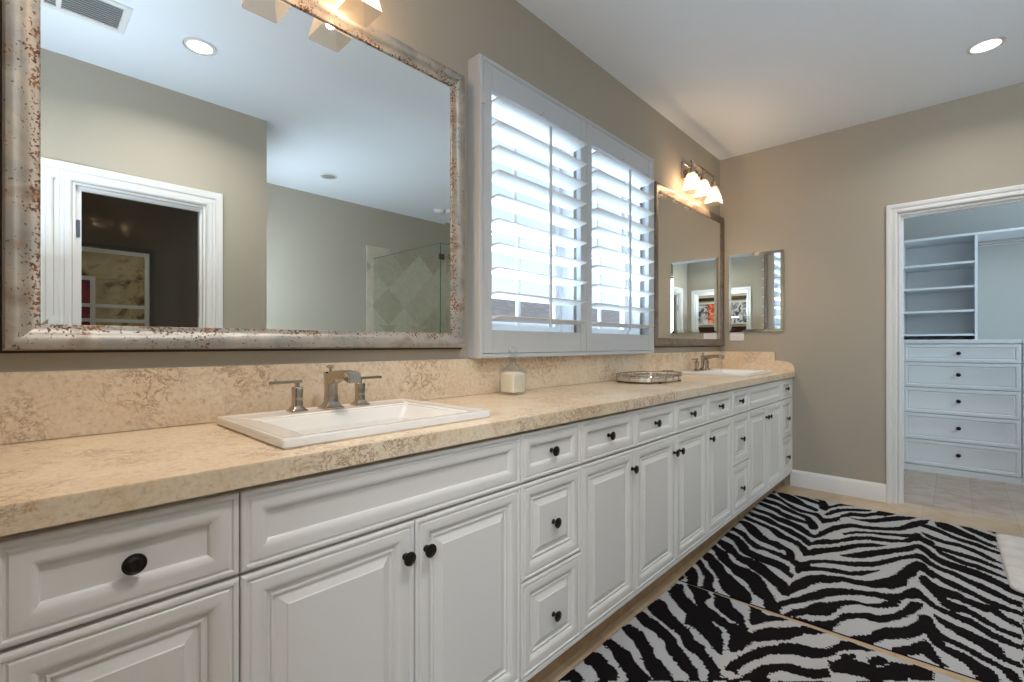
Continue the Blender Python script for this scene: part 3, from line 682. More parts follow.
# ------------------------------------------------------------------ ceiling fittings
def can(x, y, lit, label, grp='recessed ceiling lights', watts=6):
    t_ = thing('recessed_light', (x, y, H), label, 'ceiling light', grp)
    MB().lathe([(0.078, 0.0), (0.079, 0.003), (0.074, 0.006), (0.066, 0.005), (0.062, 0.001), (0.060, 0.0)], (x, y, H-0.0062), 'z', 40, cap=False).build('trim_ring', M['vent'], t_)
    MB().lathe([(0.064, 0.0), (0.055, -0.0025), (0.035, -0.004), (0.0, -0.0045)], (x, y, H-0.0015), 'z', 40, cap=False).build('lens', M['can_lens'] if lit else M['can_dim'], t_)
    if lit:
        d = bpy.data.lights.new('can_light', 'AREA'); d.shape = 'DISK'; d.size = 0.10; d.energy = watts; d.color = (1.0, 0.94, 0.86); d.spread = math.radians(150)
        lo = bpy.data.objects.new('can_light', d); COL.objects.link(lo); lo.location = (x, y, H-0.0075)
can(3.62, -1.632, True, 'lit recessed ceiling light near the closet doorway')
can(0.72, -1.52, True, 'lit recessed ceiling light reflected at the top of the big mirror', watts=13)
can(2.12, -2.92, False, 'unlit recessed ceiling light reflected over the tub area')
t_ = thing('smoke_detector', (3.58, -3.07, H), 'white round smoke detector on the ceiling by the shower', 'smoke detector')
MB().lathe([(0.0, -0.036), (0.045, -0.034), (0.060, -0.026), (0.066, -0.012), (0.070, -0.010), (0.072, 0.0), (0.0, 0.0)], (3.58, -3.07, H), 'z', 32, cap=False).build('body', M['vent'], t_)
MB().lathe([(0.0, -0.004), (0.012, -0.003), (0.014, 0.0)], (3.58, -3.07, H-0.035), 'z', 16, cap=False).build('button', M['trim'], t_)
t_ = thing('ceiling_vent', (0.285, -1.55, H), 'square white slatted ceiling vent reflected at the top left of the big mirror', 'vent')
v = MB(); sweep(v, rect(0.15, 0.42, -1.69, -1.42), [(0, 0), (0, 0.004), (0.004, 0.009), (0.026, 0.010), (0.030, 0.006), (0.030, 0)], lambda a, b_, h: (a, b_, H-h))
v.build('grille_frame', M['vent'], t_, smooth=30)
sl = MB()
for i in range(12):
    yy = -1.655+i*0.0192
    sl.loops([[(x, yy, H-0.0005), (x, yy+0.010, H-0.009), (x, yy+0.0115, H-0.009), (x, yy+0.0015, H-0.0005)] for x in (0.182, 0.388)])
sl.build('slats', M['vent'], t_, smooth=0)
MB().box(0.18, 0.39, -1.66, -1.45, H-0.001, H).build('backing', M['dark'], t_, smooth=0)

# ------------------------------------------------------------------ decanter and tray on the counter
t_ = thing('decanter', (1.486, -0.123, 0.911), 'square glass decanter of cream bath salts on the counter', 'decanter')
cx, cy0, z = 1.486, -0.123, 0.911
body = MB()
outer = [sq(cx, cy0, 0.036, 0.036, z+0.0005, 0.006), sq(cx, cy0, 0.042, 0.042, z+0.004, 0.008), sq(cx, cy0, 0.044, 0.044, z+0.06, 0.008), sq(cx, cy0, 0.045, 0.045, z+0.104, 0.008), sq(cx, cy0, 0.043, 0.043, z+0.110, 0.012),
         sq(cx, cy0, 0.030, 0.030, z+0.117, 0.020), sq(cx, cy0, 0.017, 0.017, z+0.128, 0.015), sq(cx, cy0, 0.0135, 0.0135, z+0.140, 0.012), sq(cx, cy0, 0.0135, 0.0135, z+0.150, 0.012), sq(cx, cy0, 0.020, 0.020, z+0.155, 0.018), sq(cx, cy0, 0.020, 0.020, z+0.158, 0.018)]
inner = [sq(cx, cy0, 0.010, 0.010, z+0.158, 0.009), sq(cx, cy0, 0.010, 0.010, z+0.140, 0.009), sq(cx, cy0, 0.026, 0.026, z+0.113, 0.018), sq(cx, cy0, 0.0405, 0.0405, z+0.106, 0.008), sq(cx, cy0, 0.0405, 0.0405, z+0.012, 0.008), sq(cx, cy0, 0.034, 0.034, z+0.009, 0.008)]
body.loops(outer+inner, True, True)
body.build('bottle', M['glass'], t_, smooth=45)
sa = MB(); sa.loops([sq(cx, cy0, 0.0385, 0.0385, z+0.0125, 0.008), sq(cx, cy0, 0.0395, 0.0395, z+0.02, 0.008), sq(cx, cy0, 0.0395, 0.0395, z+0.088, 0.008), sq(cx, cy0, 0.03, 0.03, z+0.095, 0.01), sq(cx, cy0, 0.012, 0.012, z+0.097, 0.01)])
sa.build('bath_salts', M['salt'], t_, smooth=45)
st = MB(); st.lathe([(0.008, 0.146), (0.009, 0.158), (0.018, 0.160), (0.018, 0.166), (0.008, 0.169), (0.005, 0.172)], (cx, cy0, z), 'z', 18)
ring = [(cx+0.015*math.cos(a)*0.8, cy0-0.015*math.cos(a)*0.6, z+0.187+0.015*math.sin(a)) for a in [2*PI*i/20 for i in range(20)]]
st.tube(ring, 0.0055, 8, closed=True)
st.build('stopper', M['glass'], t_, smooth=60)

t_ = thing('vanity_tray', (2.57, -0.2, 0.911), 'oval metal gallery tray on the counter near the far sink', 'tray')
tx, ty, tz = 2.57, -0.205, 0.911
def oval(a, b_, z_, n=48, p=2.6):
    out = []
    for i in range(n):
        th = 2*PI*i/n; c, s = math.cos(th), math.sin(th)
        r = (abs(c/a)**p+abs(s/b_)**p)**(-1/p); out.append((tx+r*c, ty+r*s, z_))
    return out
b_ = MB(); b_.loops([oval(0.225, 0.135, tz+0.008), oval(0.232, 0.142, tz+0.010), oval(0.232, 0.142, tz+0.016), oval(0.224, 0.134, tz+0.016), oval(0.222, 0.132, tz+0.014)])
b_.build('base', M['chrome'], t_, smooth=40)
b_ = MB(); b_.loops([oval(0.2335, 0.1435, tz+0.0165), oval(0.2345, 0.1445, tz+0.034), oval(0.2325, 0.1425, tz+0.034), oval(0.2315, 0.1415, tz+0.0165)], True, False); b_.build('side_band', M['chrome'], t_, smooth=40)
r_ = MB(); r_.tube(oval(0.238, 0.148, tz+0.046), 0.0035, 8, closed=True); r_.tube(oval(0.236, 0.146, tz+0.030), 0.0022, 6, closed=True)
r_.build('gallery_rail', M['nickel'], t_, smooth=60)
for i in range(0, 48, 4):
    p0 = oval(0.233, 0.143, tz+0.012)[i]; p1 = oval(0.238, 0.148, tz+0.046)[i]; MB().tube([p0, p1], 0.003, 6).build('post', M['nickel'], t_)
for i in (6, 18, 30, 42):
    p0 = oval(0.228, 0.138, tz)[i]; MB().lathe([(0.008, 0.0), (0.010, 0.004), (0.006, 0.009)], p0, 'z', 12).build('foot', M['lip'], t_)
for sx_ in (-1, 1):
    hh = MB(); hh.tube([(tx+sx_*0.238, ty-0.04, tz+0.046), (tx+sx_*0.254, ty-0.028, tz+0.050), (tx+sx_*0.254, ty+0.028, tz+0.050), (tx+sx_*0.238, ty+0.04, tz+0.046)], 0.0045, 8)
    hh.build('handle', M['nickel'], t_)

# ------------------------------------------------------------------ zebra rugs
RUG = """C 2690,859 2657,894 2610,934 2565,940 2587,910 2636,872;C 1256,540 1335,545 1330,573 1310,611 1248,546;C 1405,540 1460,548 1467,576 1443,615 1434,651 1408,678 1381,688 1347,651 1373,623 1391,593 1392,561;C 1524,543 1570,550 1561,569 1556,603 1541,649 1511,683 1494,715 1477,752 1466,779 1417,726 1432,703 1452,670 1489,618 1514,584;C 1659,550 1701,553 1696,582 1689,625 1654,655 1620,697 1585,720 1573,754 1547,794 1510,826 1476,790 1488,763 1515,727 1551,696 1594,656 1619,618 1641,573;C 1771,548 1824,554 1805,585 1796,622 1761,695 1732,738 1701,758 1666,807 1625,855 1586,879 1572,892 1548,866 1574,855 1593,821 1625,775 1650,741 1692,715 1721,659 1733,615 1745,582;C 1861,555 1961,558 1948,589 1889,643 1857,695 1828,745 1778,788 1767,829 1691,858 1700,820 1711,782 1776,731 1789,689 1813,640 1833,590;C 2051,562 2133,561 2152,581 2079,619 2036,665 2015,712 1985,745 1836,802 1859,750 1859,719 1930,702 1956,665 1998,607;C 2063,562 2145,561 2155,582 2061,626 2042,661 2006,709 1965,762 1932,804 1902,844 1836,867 1806,833 1846,784 1861,742 1879,716 1935,699 1962,662 1997,613 2022,585;C 2204,583 2189,629 2171,687 2124,721 2087,709 2044,732 2024,777 1983,851 1995,878 1972,905 1951,938 1917,953 1860,891 1902,886 1938,854 1945,817 1962,775 2007,727 2048,685 2105,655 2143,619;C 2178,715 2172,782 2118,812 2077,867 2019,896 1963,924 2002,879 2032,834 2052,791 2094,752 2144,734;C 2305,537 2372,540 2309,588 2236,617 2206,657 2185,644 2157,614 2207,586 2277,542;C 2203,540 2247,543 2201,559;C 2402,536 2463,539 2376,591 2309,632 2284,669 2228,690 2190,717 2184,672 2208,649 2289,632 2374,589 2401,559;C 2512,527 2580,533 2531,587 2471,646 2421,685 2383,732 2337,787 2276,838 2227,858 2190,863 2192,794 2215,754 2256,720 2349,674 2407,624 2492,570;C 2638,527 2698,534 2635,620 2565,673 2523,772 2474,830 2384,877 2294,930 2269,956 2205,972 2213,913 2267,901 2308,853 2401,794 2413,743 2452,695 2481,657 2578,585;C 2745,526 2794,533 2742,624 2667,693 2646,772 2597,827 2549,888 2416,921 2451,878 2511,836 2566,766 2596,682 2669,624;C 2829,571 2859,602 2761,672 2734,725 2719,788 2680,857 2608,874 2645,808 2668,759 2697,699 2753,636;C 2192,541 2246,540 2219,559 2188,557;C 2303,538 2355,543 2336,573 2280,603 2216,614 2194,591 2253,574;C 2411,536 2472,539 2401,585 2368,631 2335,661 2271,674 2245,645 2315,618 2364,581;C 2522,527 2575,531 2542,575 2469,646 2419,685 2387,717 2349,757 2295,700 2378,664 2428,602 2479,559;C 2646,524 2690,529 2673,567 2628,614 2552,662 2521,702 2518,745 2498,793 2454,832 2428,842 2387,798 2396,748 2434,701 2497,651 2563,598 2621,554;C 2753,522 2789,531 2758,586 2699,637 2639,679 2634,725 2622,786 2577,832 2519,880 2503,922 2460,876 2486,823 2527,778 2577,713 2599,662 2705,588;C 2881,520 2940,534 2878,596 2821,654 2721,714 2696,765 2691,823 2673,876 2619,921 2576,941 2561,925 2611,891 2628,839 2640,781 2666,708 2736,649 2839,584;C 3003,518 3037,537 2995,593 2943,649 2888,697 2864,757 2840,815 2807,858 2764,889 2739,911 2762,862 2783,807 2805,750 2844,678 2902,621 2971,567;C 3150,514 3165,567 3112,617 3014,678 2974,728 2964,792 2916,841 2834,887 2720,915 2764,889 2838,866 2899,823 2902,770 2928,709 2990,652 3075,577;C 3263,502 3304,526 3257,611 3207,684 3139,730 3110,781 3088,835 3018,850 3027,785 3068,736 3162,687 3210,615 3219,551;C 3359,505 3391,519 3357,584 3289,663 3219,731 3212,808 3161,819 3172,766 3226,704 3310,649 3307,588;C 3519,506 3544,532 3521,595 3461,655 3434,705 3403,767 3318,785 3353,732 3409,659 3451,604;C 3655,492 3646,553 3598,612 3519,676 3477,751 3403,767 3464,698 3524,640 3579,570;C 3804,491 3793,544 3754,621 3668,709 3586,727 3657,653 3703,567;C 3976,482 3958,543 3827,604 3772,687 3709,700 3775,597 3861,517;C 4024,506 4050,562 4018,633 3844,671 3868,624 3926,561;C 4027,537 3972,610 3871,700 3813,776 3726,836 3703,831 3722,767 3805,676 3927,561;C 4024,614 4021,688 3975,763 4035,827 3909,857 3848,880 3778,870 3809,838 3907,808 3915,747 3959,672;C 4027,744 4029,781 3996,833 3967,802;C 3869,575 3798,669 3708,752 3679,827 3594,876 3567,905 3729,961 3844,1003 3871,1073 3960,1127 4042,1152 4013,1225 3913,1179 3890,1134 3803,1080 3759,1014 3680,968 3557,931 3494,902 3520,873 3592,835 3625,769 3693,692 3776,598;C 3694,884 3813,907 3904,961 3959,1030 3993,1100 3937,1082 3892,1021 3833,963 3712,923 3659,898;C 3844,876 3945,895 4026,936 4045,1002 4038,1071 4008,1007 3977,951 3897,911 3816,889;C 3570,647 3531,710 3532,770 3526,822 3483,871 3376,899 3329,884 3394,848 3453,820 3451,762 3460,674;C 3730,1002 3721,1058 3806,1142 3910,1194 3980,1250 4029,1334 3944,1297 3892,1241 3813,1187 3710,1121 3702,1061;C 3415,685 3381,744 3321,806 3259,859 3231,910 3307,927 3454,948 3542,989 3608,1041 3614,1101 3659,1185 3722,1253 3800,1283 3891,1307 3963,1347 4019,1389 3906,1378 3813,1332 3729,1295 3662,1257 3615,1189 3555,1108 3534,1051 3455,1001 3370,961 3255,936 3193,917 3201,878 3254,820 3311,760 3342,702;C 3259,722 3243,791 3158,864 3091,914 3174,943 3227,984 3293,1039 3380,1085 3439,1149 3459,1217 3502,1294 3567,1317 3635,1327 3691,1338 3651,1360 3608,1407 3567,1424 3488,1425 3551,1377 3555,1351 3480,1315 3447,1271 3419,1220 3386,1155 3315,1093 3243,1047 3166,994 3102,955 3039,917 3080,872 3185,796 3206,735;C 3385,1026 3475,1073 3522,1141 3564,1208 3601,1275 3650,1326 3695,1358 3609,1362 3579,1330 3559,1277 3519,1212 3494,1144 3433,1078 3364,1037;C 3155,747 3110,813 3028,875 2970,912 3012,957 3073,1009 3159,1045 3252,1101 3322,1161 3351,1236 3294,1198 3238,1143 3169,1098 3079,1056 3029,1017 2952,975 2882,926 2945,900 3045,835 3093,762;C 3024,1064 3111,1119 3201,1174 3281,1232 3362,1290 3439,1330 3494,1360 3478,1386 3388,1428 3340,1429 3408,1382 3424,1356 3323,1318 3244,1260 3143,1205 3056,1151 3018,1085;C 2975,790 2960,831 2896,875 2800,902 2783,933 2844,961 2907,1017 2940,1077 2982,1135 3035,1191 3088,1235 3169,1272 3241,1310 3285,1344 3337,1360 3329,1391 3258,1417 3248,1394 3278,1363 3228,1335 3152,1291 3056,1250 2984,1209 2922,1142 2900,1095 2867,1023 2804,969 2766,976 2799,1035 2831,1080 2829,1124 2894,1182 2957,1238 2905,1216 2827,1178 2792,1129 2774,1076 2751,1018 2691,965 2639,943 2743,915 2818,871 2909,806;C 2690,859 2657,894 2610,934 2565,940 2587,910 2636,872;C 2520,900 2491,932 2490,951 2557,961 2642,987 2695,1027 2726,1078 2752,1116 2756,1163 2787,1217 2853,1256 2929,1295 3033,1317 3142,1340 3212,1366 3206,1384 3140,1409 3080,1435 3021,1436 3078,1400 3089,1377 3008,1369 2921,1340 2880,1348 2816,1320 2767,1296 2755,1265 2726,1223 2704,1169 2699,1124 2661,1082 2622,1041 2568,1014 2500,991 2439,974 2365,961 2401,934 2441,919;C 2299,953 2348,988 2439,1021 2513,1054 2582,1089 2616,1135 2656,1198 2670,1251 2691,1291 2719,1331 2801,1352 2841,1366 2851,1387 2793,1409 2740,1443 2693,1444 2735,1411 2750,1391 2714,1362 2692,1338 2636,1332 2584,1310 2636,1296 2631,1254 2608,1203 2558,1144 2497,1102 2427,1064 2389,1031 2330,1004 2259,963;C 2196,994 2266,1012 2325,1050 2392,1070 2439,1112 2498,1152 2529,1191 2531,1233 2559,1266 2613,1298 2616,1310 2584,1310 2538,1273 2515,1240 2509,1204 2462,1162 2398,1145 2324,1130 2298,1103 2281,1069 2251,1037 2197,1011;C 2173,1016 2204,1057 2226,1095 2273,1139 2323,1162 2375,1169 2416,1205 2452,1252 2467,1300 2529,1334 2613,1358 2687,1369 2703,1403 2656,1405 2571,1379 2495,1346 2428,1312 2395,1277 2395,1238 2357,1197 2313,1173 2259,1161 2205,1155 2189,1122 2187,1061;C 2215,1221 2268,1271 2330,1288 2363,1308 2401,1342 2423,1373 2474,1398 2578,1403 2585,1426 2534,1447 2429,1450 2442,1422 2380,1398 2343,1378 2304,1336 2270,1307 2234,1292 2200,1255;C 2080,1006 2110,1030 2148,1064 2170,1080 2173,1120 2174,1150 2158,1118 2107,1077 2056,1058 2012,1037 2005,1024;C 2674,1228 2696,1280 2734,1329 2821,1356 2857,1375 2823,1397 2770,1414 2724,1445 2708,1479 2697,1516 2687,1560 2654,1585 2617,1617 2601,1649 2578,1671 2577,1695 2539,1693 2549,1665 2553,1631 2583,1596 2620,1563 2639,1524 2663,1479 2686,1446 2722,1416 2760,1395 2745,1360 2669,1334 2607,1328 2549,1292 2522,1254 2542,1241 2585,1279 2638,1300 2660,1288 2657,1256 2634,1232;C 2963,1387 2968,1424 2918,1441 2837,1468 2805,1497 2800,1535 2764,1571 2736,1597 2685,1633 2675,1665 2663,1702 2629,1699 2637,1667 2650,1631 2681,1599 2710,1570 2737,1534 2757,1497 2782,1463 2861,1437 2890,1411;C 2978,1424 2942,1466 2935,1517 2892,1545 2878,1592 2876,1633 2810,1660 2789,1685 2756,1709 2727,1706 2740,1677 2771,1650 2815,1617 2829,1591 2842,1545 2873,1507 2897,1467 2900,1441;C 3026,1454 3027,1496 2990,1537 2963,1575 2930,1622 2907,1666 2886,1718 2855,1716 2874,1673 2893,1634 2929,1584 2953,1536 2984,1491;C 3099,1533 3114,1569 3084,1618 3037,1664 3002,1698 2986,1726 2944,1722 2958,1686 3005,1648 3037,1606 3070,1563;C 3172,1611 3201,1662 3159,1699 3122,1736 3075,1732 3106,1700 3141,1659;C 2624,1445 2614,1466 2586,1498 2572,1541 2545,1582 2535,1618 2497,1636 2445,1640 2426,1684 2398,1682 2401,1652 2415,1620 2452,1587 2483,1556 2503,1523 2542,1480 2577,1458;C 2588,1406 2599,1434 2514,1450 2460,1477 2449,1506 2431,1539 2413,1570 2385,1600 2369,1629 2353,1657 2299,1670 2275,1645 2322,1634 2354,1614 2359,1584 2379,1558 2399,1531 2412,1506 2418,1473 2378,1482 2373,1514 2356,1546 2330,1576 2311,1601 2251,1619 2204,1568 2252,1559 2294,1537 2319,1506 2339,1478 2355,1458 2399,1440 2446,1421 2447,1407 2373,1384 2327,1356 2296,1322 2255,1299 2217,1284 2209,1276 2266,1270 2338,1291 2381,1315 2407,1351 2466,1384 2527,1404;C 2677,1368 2693,1402 2635,1400 2568,1369 2500,1345 2449,1305 2404,1280 2390,1257 2436,1252 2470,1289 2507,1320 2580,1349 2627,1366;C 2222,1341 2258,1360 2300,1392 2348,1411 2375,1428 2343,1445 2286,1459 2247,1476 2230,1491 2225,1464 2239,1444 2279,1427 2253,1411 2224,1392 2216,1371;C 2134,1388 2156,1423 2147,1447 2091,1448 2078,1426 2093,1410 2088,1383 2099,1362;C 2103,1287 2136,1310 2127,1336 2096,1326 2068,1307 2045,1293;C 1989,1299 2033,1335 2042,1366 2057,1393 2040,1394 1955,1302;C 3717,1119 3837,1153 3913,1216 3990,1279 4019,1329 3935,1297 3859,1235 3768,1175 3701,1121;C 3757,1271 3898,1313 4014,1381 3910,1363 3890,1412 3829,1467 3775,1507 3750,1557 3722,1617 3674,1651 3654,1684 3616,1684 3636,1638 3672,1592 3695,1544 3734,1494 3781,1448 3814,1401 3849,1351 3770,1319 3681,1275 3613,1203 3566,1135 3625,1129 3657,1199;C 3998,1420 4023,1466 3978,1507 3919,1546 3868,1590 3808,1620 3760,1672 3702,1681 3723,1647 3768,1607 3793,1558 3835,1507 3870,1460 3908,1433;C 4030,1527 4024,1574 3976,1625 3937,1680 3840,1684 3829,1657 3883,1622 3924,1585 3983,1547;C 4023,1658 4025,1687 3990,1682;C 3731,1362 3691,1417 3653,1469 3658,1519 3620,1579 3573,1624 3510,1661 3483,1681 3466,1683 3475,1649 3524,1611 3569,1566 3603,1519 3598,1470 3620,1419 3661,1385;C 3650,1325 3689,1351 3607,1374 3531,1427 3517,1483 3496,1542 3476,1599 3434,1641 3395,1682 3363,1683 3388,1640 3416,1597 3434,1541 3452,1495 3465,1441 3501,1409 3554,1363 3507,1313 3422,1252 3374,1155 3413,1151 3446,1217 3503,1293 3587,1322;C 3499,1422 3444,1459 3414,1507 3373,1552 3369,1596 3331,1637 3284,1686 3258,1691 3269,1660 3288,1625 3313,1584 3317,1540 3355,1495 3401,1454;C 3178,1175 3269,1231 3350,1290 3451,1342 3493,1372 3424,1411 3354,1443 3322,1484 3306,1540 3280,1593 3245,1634 3191,1681 3140,1726 3123,1736 3076,1732 3084,1694 3132,1659 3173,1611 3196,1560 3220,1507 3244,1462 3291,1427 3377,1388 3417,1362 3329,1323 3227,1254 3122,1181;C 3025,1191 3121,1244 3219,1298 3303,1349 3330,1378 3264,1410 3212,1451 3188,1507 3145,1549 3114,1599 3066,1646 3020,1690 3005,1727 2953,1723 2963,1691 2997,1648 3037,1597 3085,1548 3131,1501 3158,1452 3197,1412 3249,1381 3245,1351 3174,1301 3067,1248 2974,1197;C 2759,1219 2851,1267 2967,1314 3124,1346 3199,1365 3209,1388 3138,1419 3081,1459 3047,1507 3000,1557 2948,1613 2924,1658 2901,1700 2896,1709 2862,1672 2881,1629 2929,1575 2972,1527 3018,1476 3066,1421 3102,1392 3103,1370 2992,1363 2906,1335 2856,1343 2778,1300 2716,1223;C 3027,1390 3032,1406 2947,1440 2898,1467 2882,1507 2868,1545 2846,1591 2823,1631 2798,1603 2819,1563 2841,1526 2847,1487 2808,1463 2758,1497 2746,1534 2742,1543 2707,1507 2736,1474 2811,1448 2874,1421 2922,1394 2973,1386;C 2402,786 2451,839 2379,883 2326,921 2276,940 2246,959 2201,953 2207,917 2272,899 2285,859 2337,819;C 2490,880 2529,922 2480,952 2563,959 2690,1094 2750,1159 2715,1163 2692,1118 2636,1079 2606,1036 2512,1006 2446,984 2370,959 2377,939 2422,910;C 2285,949 2348,981 2436,1021 2511,1053 2571,1089 2617,1128 2640,1173 2593,1179 2554,1137 2490,1097 2420,1058 2357,1025 2292,982 2216,960 2220,948;C 2201,992 2273,1021 2336,1063 2412,1093 2454,1130 2510,1189 2451,1152 2385,1141 2317,1125 2288,1093 2266,1055 2222,1031;C 2199,1015 2208,1040 2221,1085 2267,1134 2311,1157 2362,1165 2404,1202 2371,1207 2321,1176 2269,1159 2217,1147 2200,1099;C 1990,727 1951,772 1919,814 1876,852 1823,876 1761,897 1777,865 1812,825 1840,786;C 2051,716 2029,743 2007,801 1981,850 1991,876 1980,907 1965,934 1960,956 1888,945 1829,932 1797,911 1848,889 1894,885 1931,856 1976,799 2006,752;C 2174,722 2164,784 2098,818 2070,868 2022,894 1984,912 2006,877 2014,840 2045,793 2074,758;C 2177,860 2169,909 2141,929 2155,959 2171,1015 2119,968 2069,937 2032,920 2057,901 2133,888;C 1959,941 2007,943 2047,965 2079,999 2112,1034 2164,1075 2176,1103 2174,1144 2131,1112 2109,1081 2054,1057 2015,1035 1968,991 1931,965 1929,949;C 1797,947 1846,963 1900,983 1936,1009 1970,1046 2004,1083 2024,1122 2046,1165 2100,1185 2151,1200 2179,1231 2136,1236 2107,1211 2049,1192 1982,1158 1955,1117 1945,1081 1915,1049 1885,1017 1836,1001 1793,979 1735,962 1696,964 1691,937 1703,928 1757,940;C 1740,825 1733,854 1694,895 1673,918 1643,928 1646,961 1683,988 1743,1003 1800,1020 1837,1049 1873,1087 1883,1131 1909,1171 1936,1188 1895,1199 1855,1171 1840,1140 1826,1098 1811,1065 1766,1039 1727,1058 1591,913 1648,891 1681,858 1690,844;C 1955,1198 2002,1208 2012,1224 2002,1237 1965,1242 1941,1226 1932,1206;C 2053,1210 2095,1242 2055,1247 2031,1222;C 1979,1030 2020,1084 2032,1127 2060,1167 2117,1188 2168,1217 2163,1247 2163,1296 2120,1231 2074,1201 2019,1181 1976,1145 1958,1097 1926,1043;C 1978,1184 2044,1227 2055,1267 2059,1320 2131,1353 2157,1403 2139,1453 2098,1454 2058,1383 2029,1335 1978,1314 1963,1264 1951,1226 1943,1200;C 2181,1402 2162,1452 2098,1454 2076,1431;B 3997,461 4014,500 3959,524 3951,510 3952,483;B 3921,471 3915,522 3840,589 3773,642 3719,702 3672,764 3669,816 3674,848 3593,890 3617,928 3709,963 3627,976 3547,939 3485,908 3540,883 3603,850 3620,803 3616,759 3655,704 3722,647 3780,603 3801,548 3830,475;B 4019,513 4015,560 3992,605 3958,651 3899,700 3820,752 3795,798 3750,835 3702,838 3725,800 3754,754 3778,707 3804,659 3847,612 3884,578 3956,542;B 4036,608 4040,646 4002,691 3980,745 3944,800 3963,808 4017,763 4028,742 4016,787 4027,821 3930,855 3880,875 3998,921 3945,929 3854,890 3760,872 3793,838 3876,818 3889,774 3924,720 3965,668;B 3684,885 3787,901 3881,938 3802,950 3721,917 3659,897;B 3781,478 3751,535 3744,574 3697,629 3645,689 3596,746 3580,794 3551,827 3465,875 3399,897 3335,896 3326,875 3391,847 3450,831 3515,802 3539,763 3559,720 3591,672 3652,610 3664,564 3694,489;B 3659,483 3640,539 3607,590 3585,638 3536,667 3515,712 3486,758 3467,800 3451,836 3405,839 3411,801 3420,761 3428,721 3461,679 3503,646 3532,609 3558,567 3596,507;B 3512,490 3490,536 3480,581 3455,635 3422,677 3414,719 3382,770 3351,819 3296,861 3235,892 3251,919 3326,925 3416,945 3487,964 3532,989 3441,1003 3384,975 3304,954 3231,937 3191,915 3193,886 3235,848 3280,797 3318,746 3328,700 3363,664 3404,619 3428,565 3454,510;B 3400,495 3381,543 3373,586 3360,636 3298,691 3273,735 3253,782 3201,834 3163,877 3108,917 3162,935 3216,964 3230,999 3267,1028 3212,1036 3161,1001 3124,970 3098,942 3049,918 3053,904 3098,875 3140,832 3174,784 3217,732 3241,689 3271,648 3299,595 3327,534;B 3269,492 3293,526 3259,577 3235,624 3215,673 3180,725 3126,775 3093,823 3074,861 3033,893 2987,921 2944,930 2923,906 2994,878 3026,837 3045,799 3055,761 3094,731 3156,689 3174,652 3201,600 3220,548;B 3184,507 3198,549 3163,594 3103,644 3028,691 2990,732 2991,772 2955,810 2924,851 2898,880 2861,823 2905,783 2918,740 2928,703 2971,659 3013,621 3077,580 3127,542;B 3032,549 3000,598 2928,646 2889,683 2859,726 2847,769 2833,811 2795,734 2820,692 2857,656 2925,610 2953,574;B 2901,590 2862,634 2807,671 2740,711 2690,657;B 2944,930 3012,939 3067,980 3114,1022 3154,1052 3070,1064;A 2342,529 2361,546 2330,573 2277,605 2216,622 2166,646 2136,615;A 2415,531 2473,534 2438,565 2392,594 2357,631 2322,664 2268,677 2212,696 2184,666 2279,635 2349,598 2392,562;A 2510,535 2578,532 2572,560 2528,597 2492,639 2430,680 2391,724 2358,757 2309,800 2236,722 2325,687 2371,652 2417,611 2464,584 2490,554;A 2646,522 2700,524 2678,558 2651,609 2589,645 2544,679 2523,719 2528,754 2507,792 2474,827 2436,854 2390,886 2338,831 2371,803 2401,768 2416,728 2458,701 2492,661 2528,620 2584,580 2626,555;A 2758,519 2801,525 2785,568 2763,602 2690,652 2656,692 2653,731 2645,771 2622,809 2574,848 2542,886 2505,928 2454,955 2417,916 2452,878 2485,844 2515,805 2539,772 2571,730 2582,694 2632,649 2661,609 2703,564;A 2878,515 2943,521 2927,559 2896,608 2829,654 2767,698 2744,744 2731,789 2731,831 2710,872 2674,914 2563,939 2595,906 2623,878 2643,838 2651,800 2656,757 2677,713 2711,663 2765,631 2833,589 2860,548;A 2987,514 3042,516 3024,556 3002,597 2934,649 2884,694 2865,740 2850,787 2829,835 2812,884 2761,895 2771,856 2788,815 2812,771 2823,729 2834,686 2882,641 2925,607 2974,554;A 3166,508 3211,515 3179,565 3164,592 3122,638 3041,682 3003,723 2989,767 2975,810 2936,856 2809,884 2831,860 2880,844 2910,804 2923,762 2936,719 2964,670 3002,627 3057,578 3110,543;A 3243,537 3279,588 3258,646 3243,688 3173,738 3144,781 3107,818 3031,835 3046,787 3065,746 3117,718 3175,671 3207,612;A 3318,617 3356,658 3290,704 3280,739 3252,786 3188,801 3215,747 3238,704 3275,661;A 3386,690 3438,745 3308,774 3329,731"""
polys = [(q[0], np.array([[float(c)/1000 for c in p.split(',')] for p in q[2:].split()])*[1, -1]) for q in RUG.split(';')]
ZONE = {'A': np.array([(2.977, -0.277), (3.412, -0.742), (2.479, -0.951), (2.163, -0.613)]), 'B': np.array([(4.018, -0.252), (4.566, -0.838), (3.099, -1.053), (2.728, -0.655)])}
rng = np.random.default_rng(7)
def inside(px, py, P):
    c = np.zeros(px.shape, bool); n = len(P); j = n-1; w = 0
    x0, y0 = P.min(0); x1, y1 = P.max(0)
    idx = np.where((px >= x0) & (px <= x1) & (py >= y0) & (py <= y1))[0]
    if len(idx) == 0: return c
    X, Y = px[idx], py[idx]; w = np.zeros(len(idx), int)
    for i in range(n):
        xi, yi = P[i]; xj, yj = P[j]
        if yi != yj: w += np.where(((yi > Y) != (yj > Y)) & (X < (xj-xi)*(Y-yi)/(yj-yi)+xi), 1 if yi > yj else -1, 0)
        j = i
    c[idx] = w != 0; return c
TRACED = np.array([(0.894, -0.161), (2.308, -1.673), (7.362, -2.04), (2.853, 2.785)])     # floor area whose stripes are listed above; the rest of each rug continues the pattern
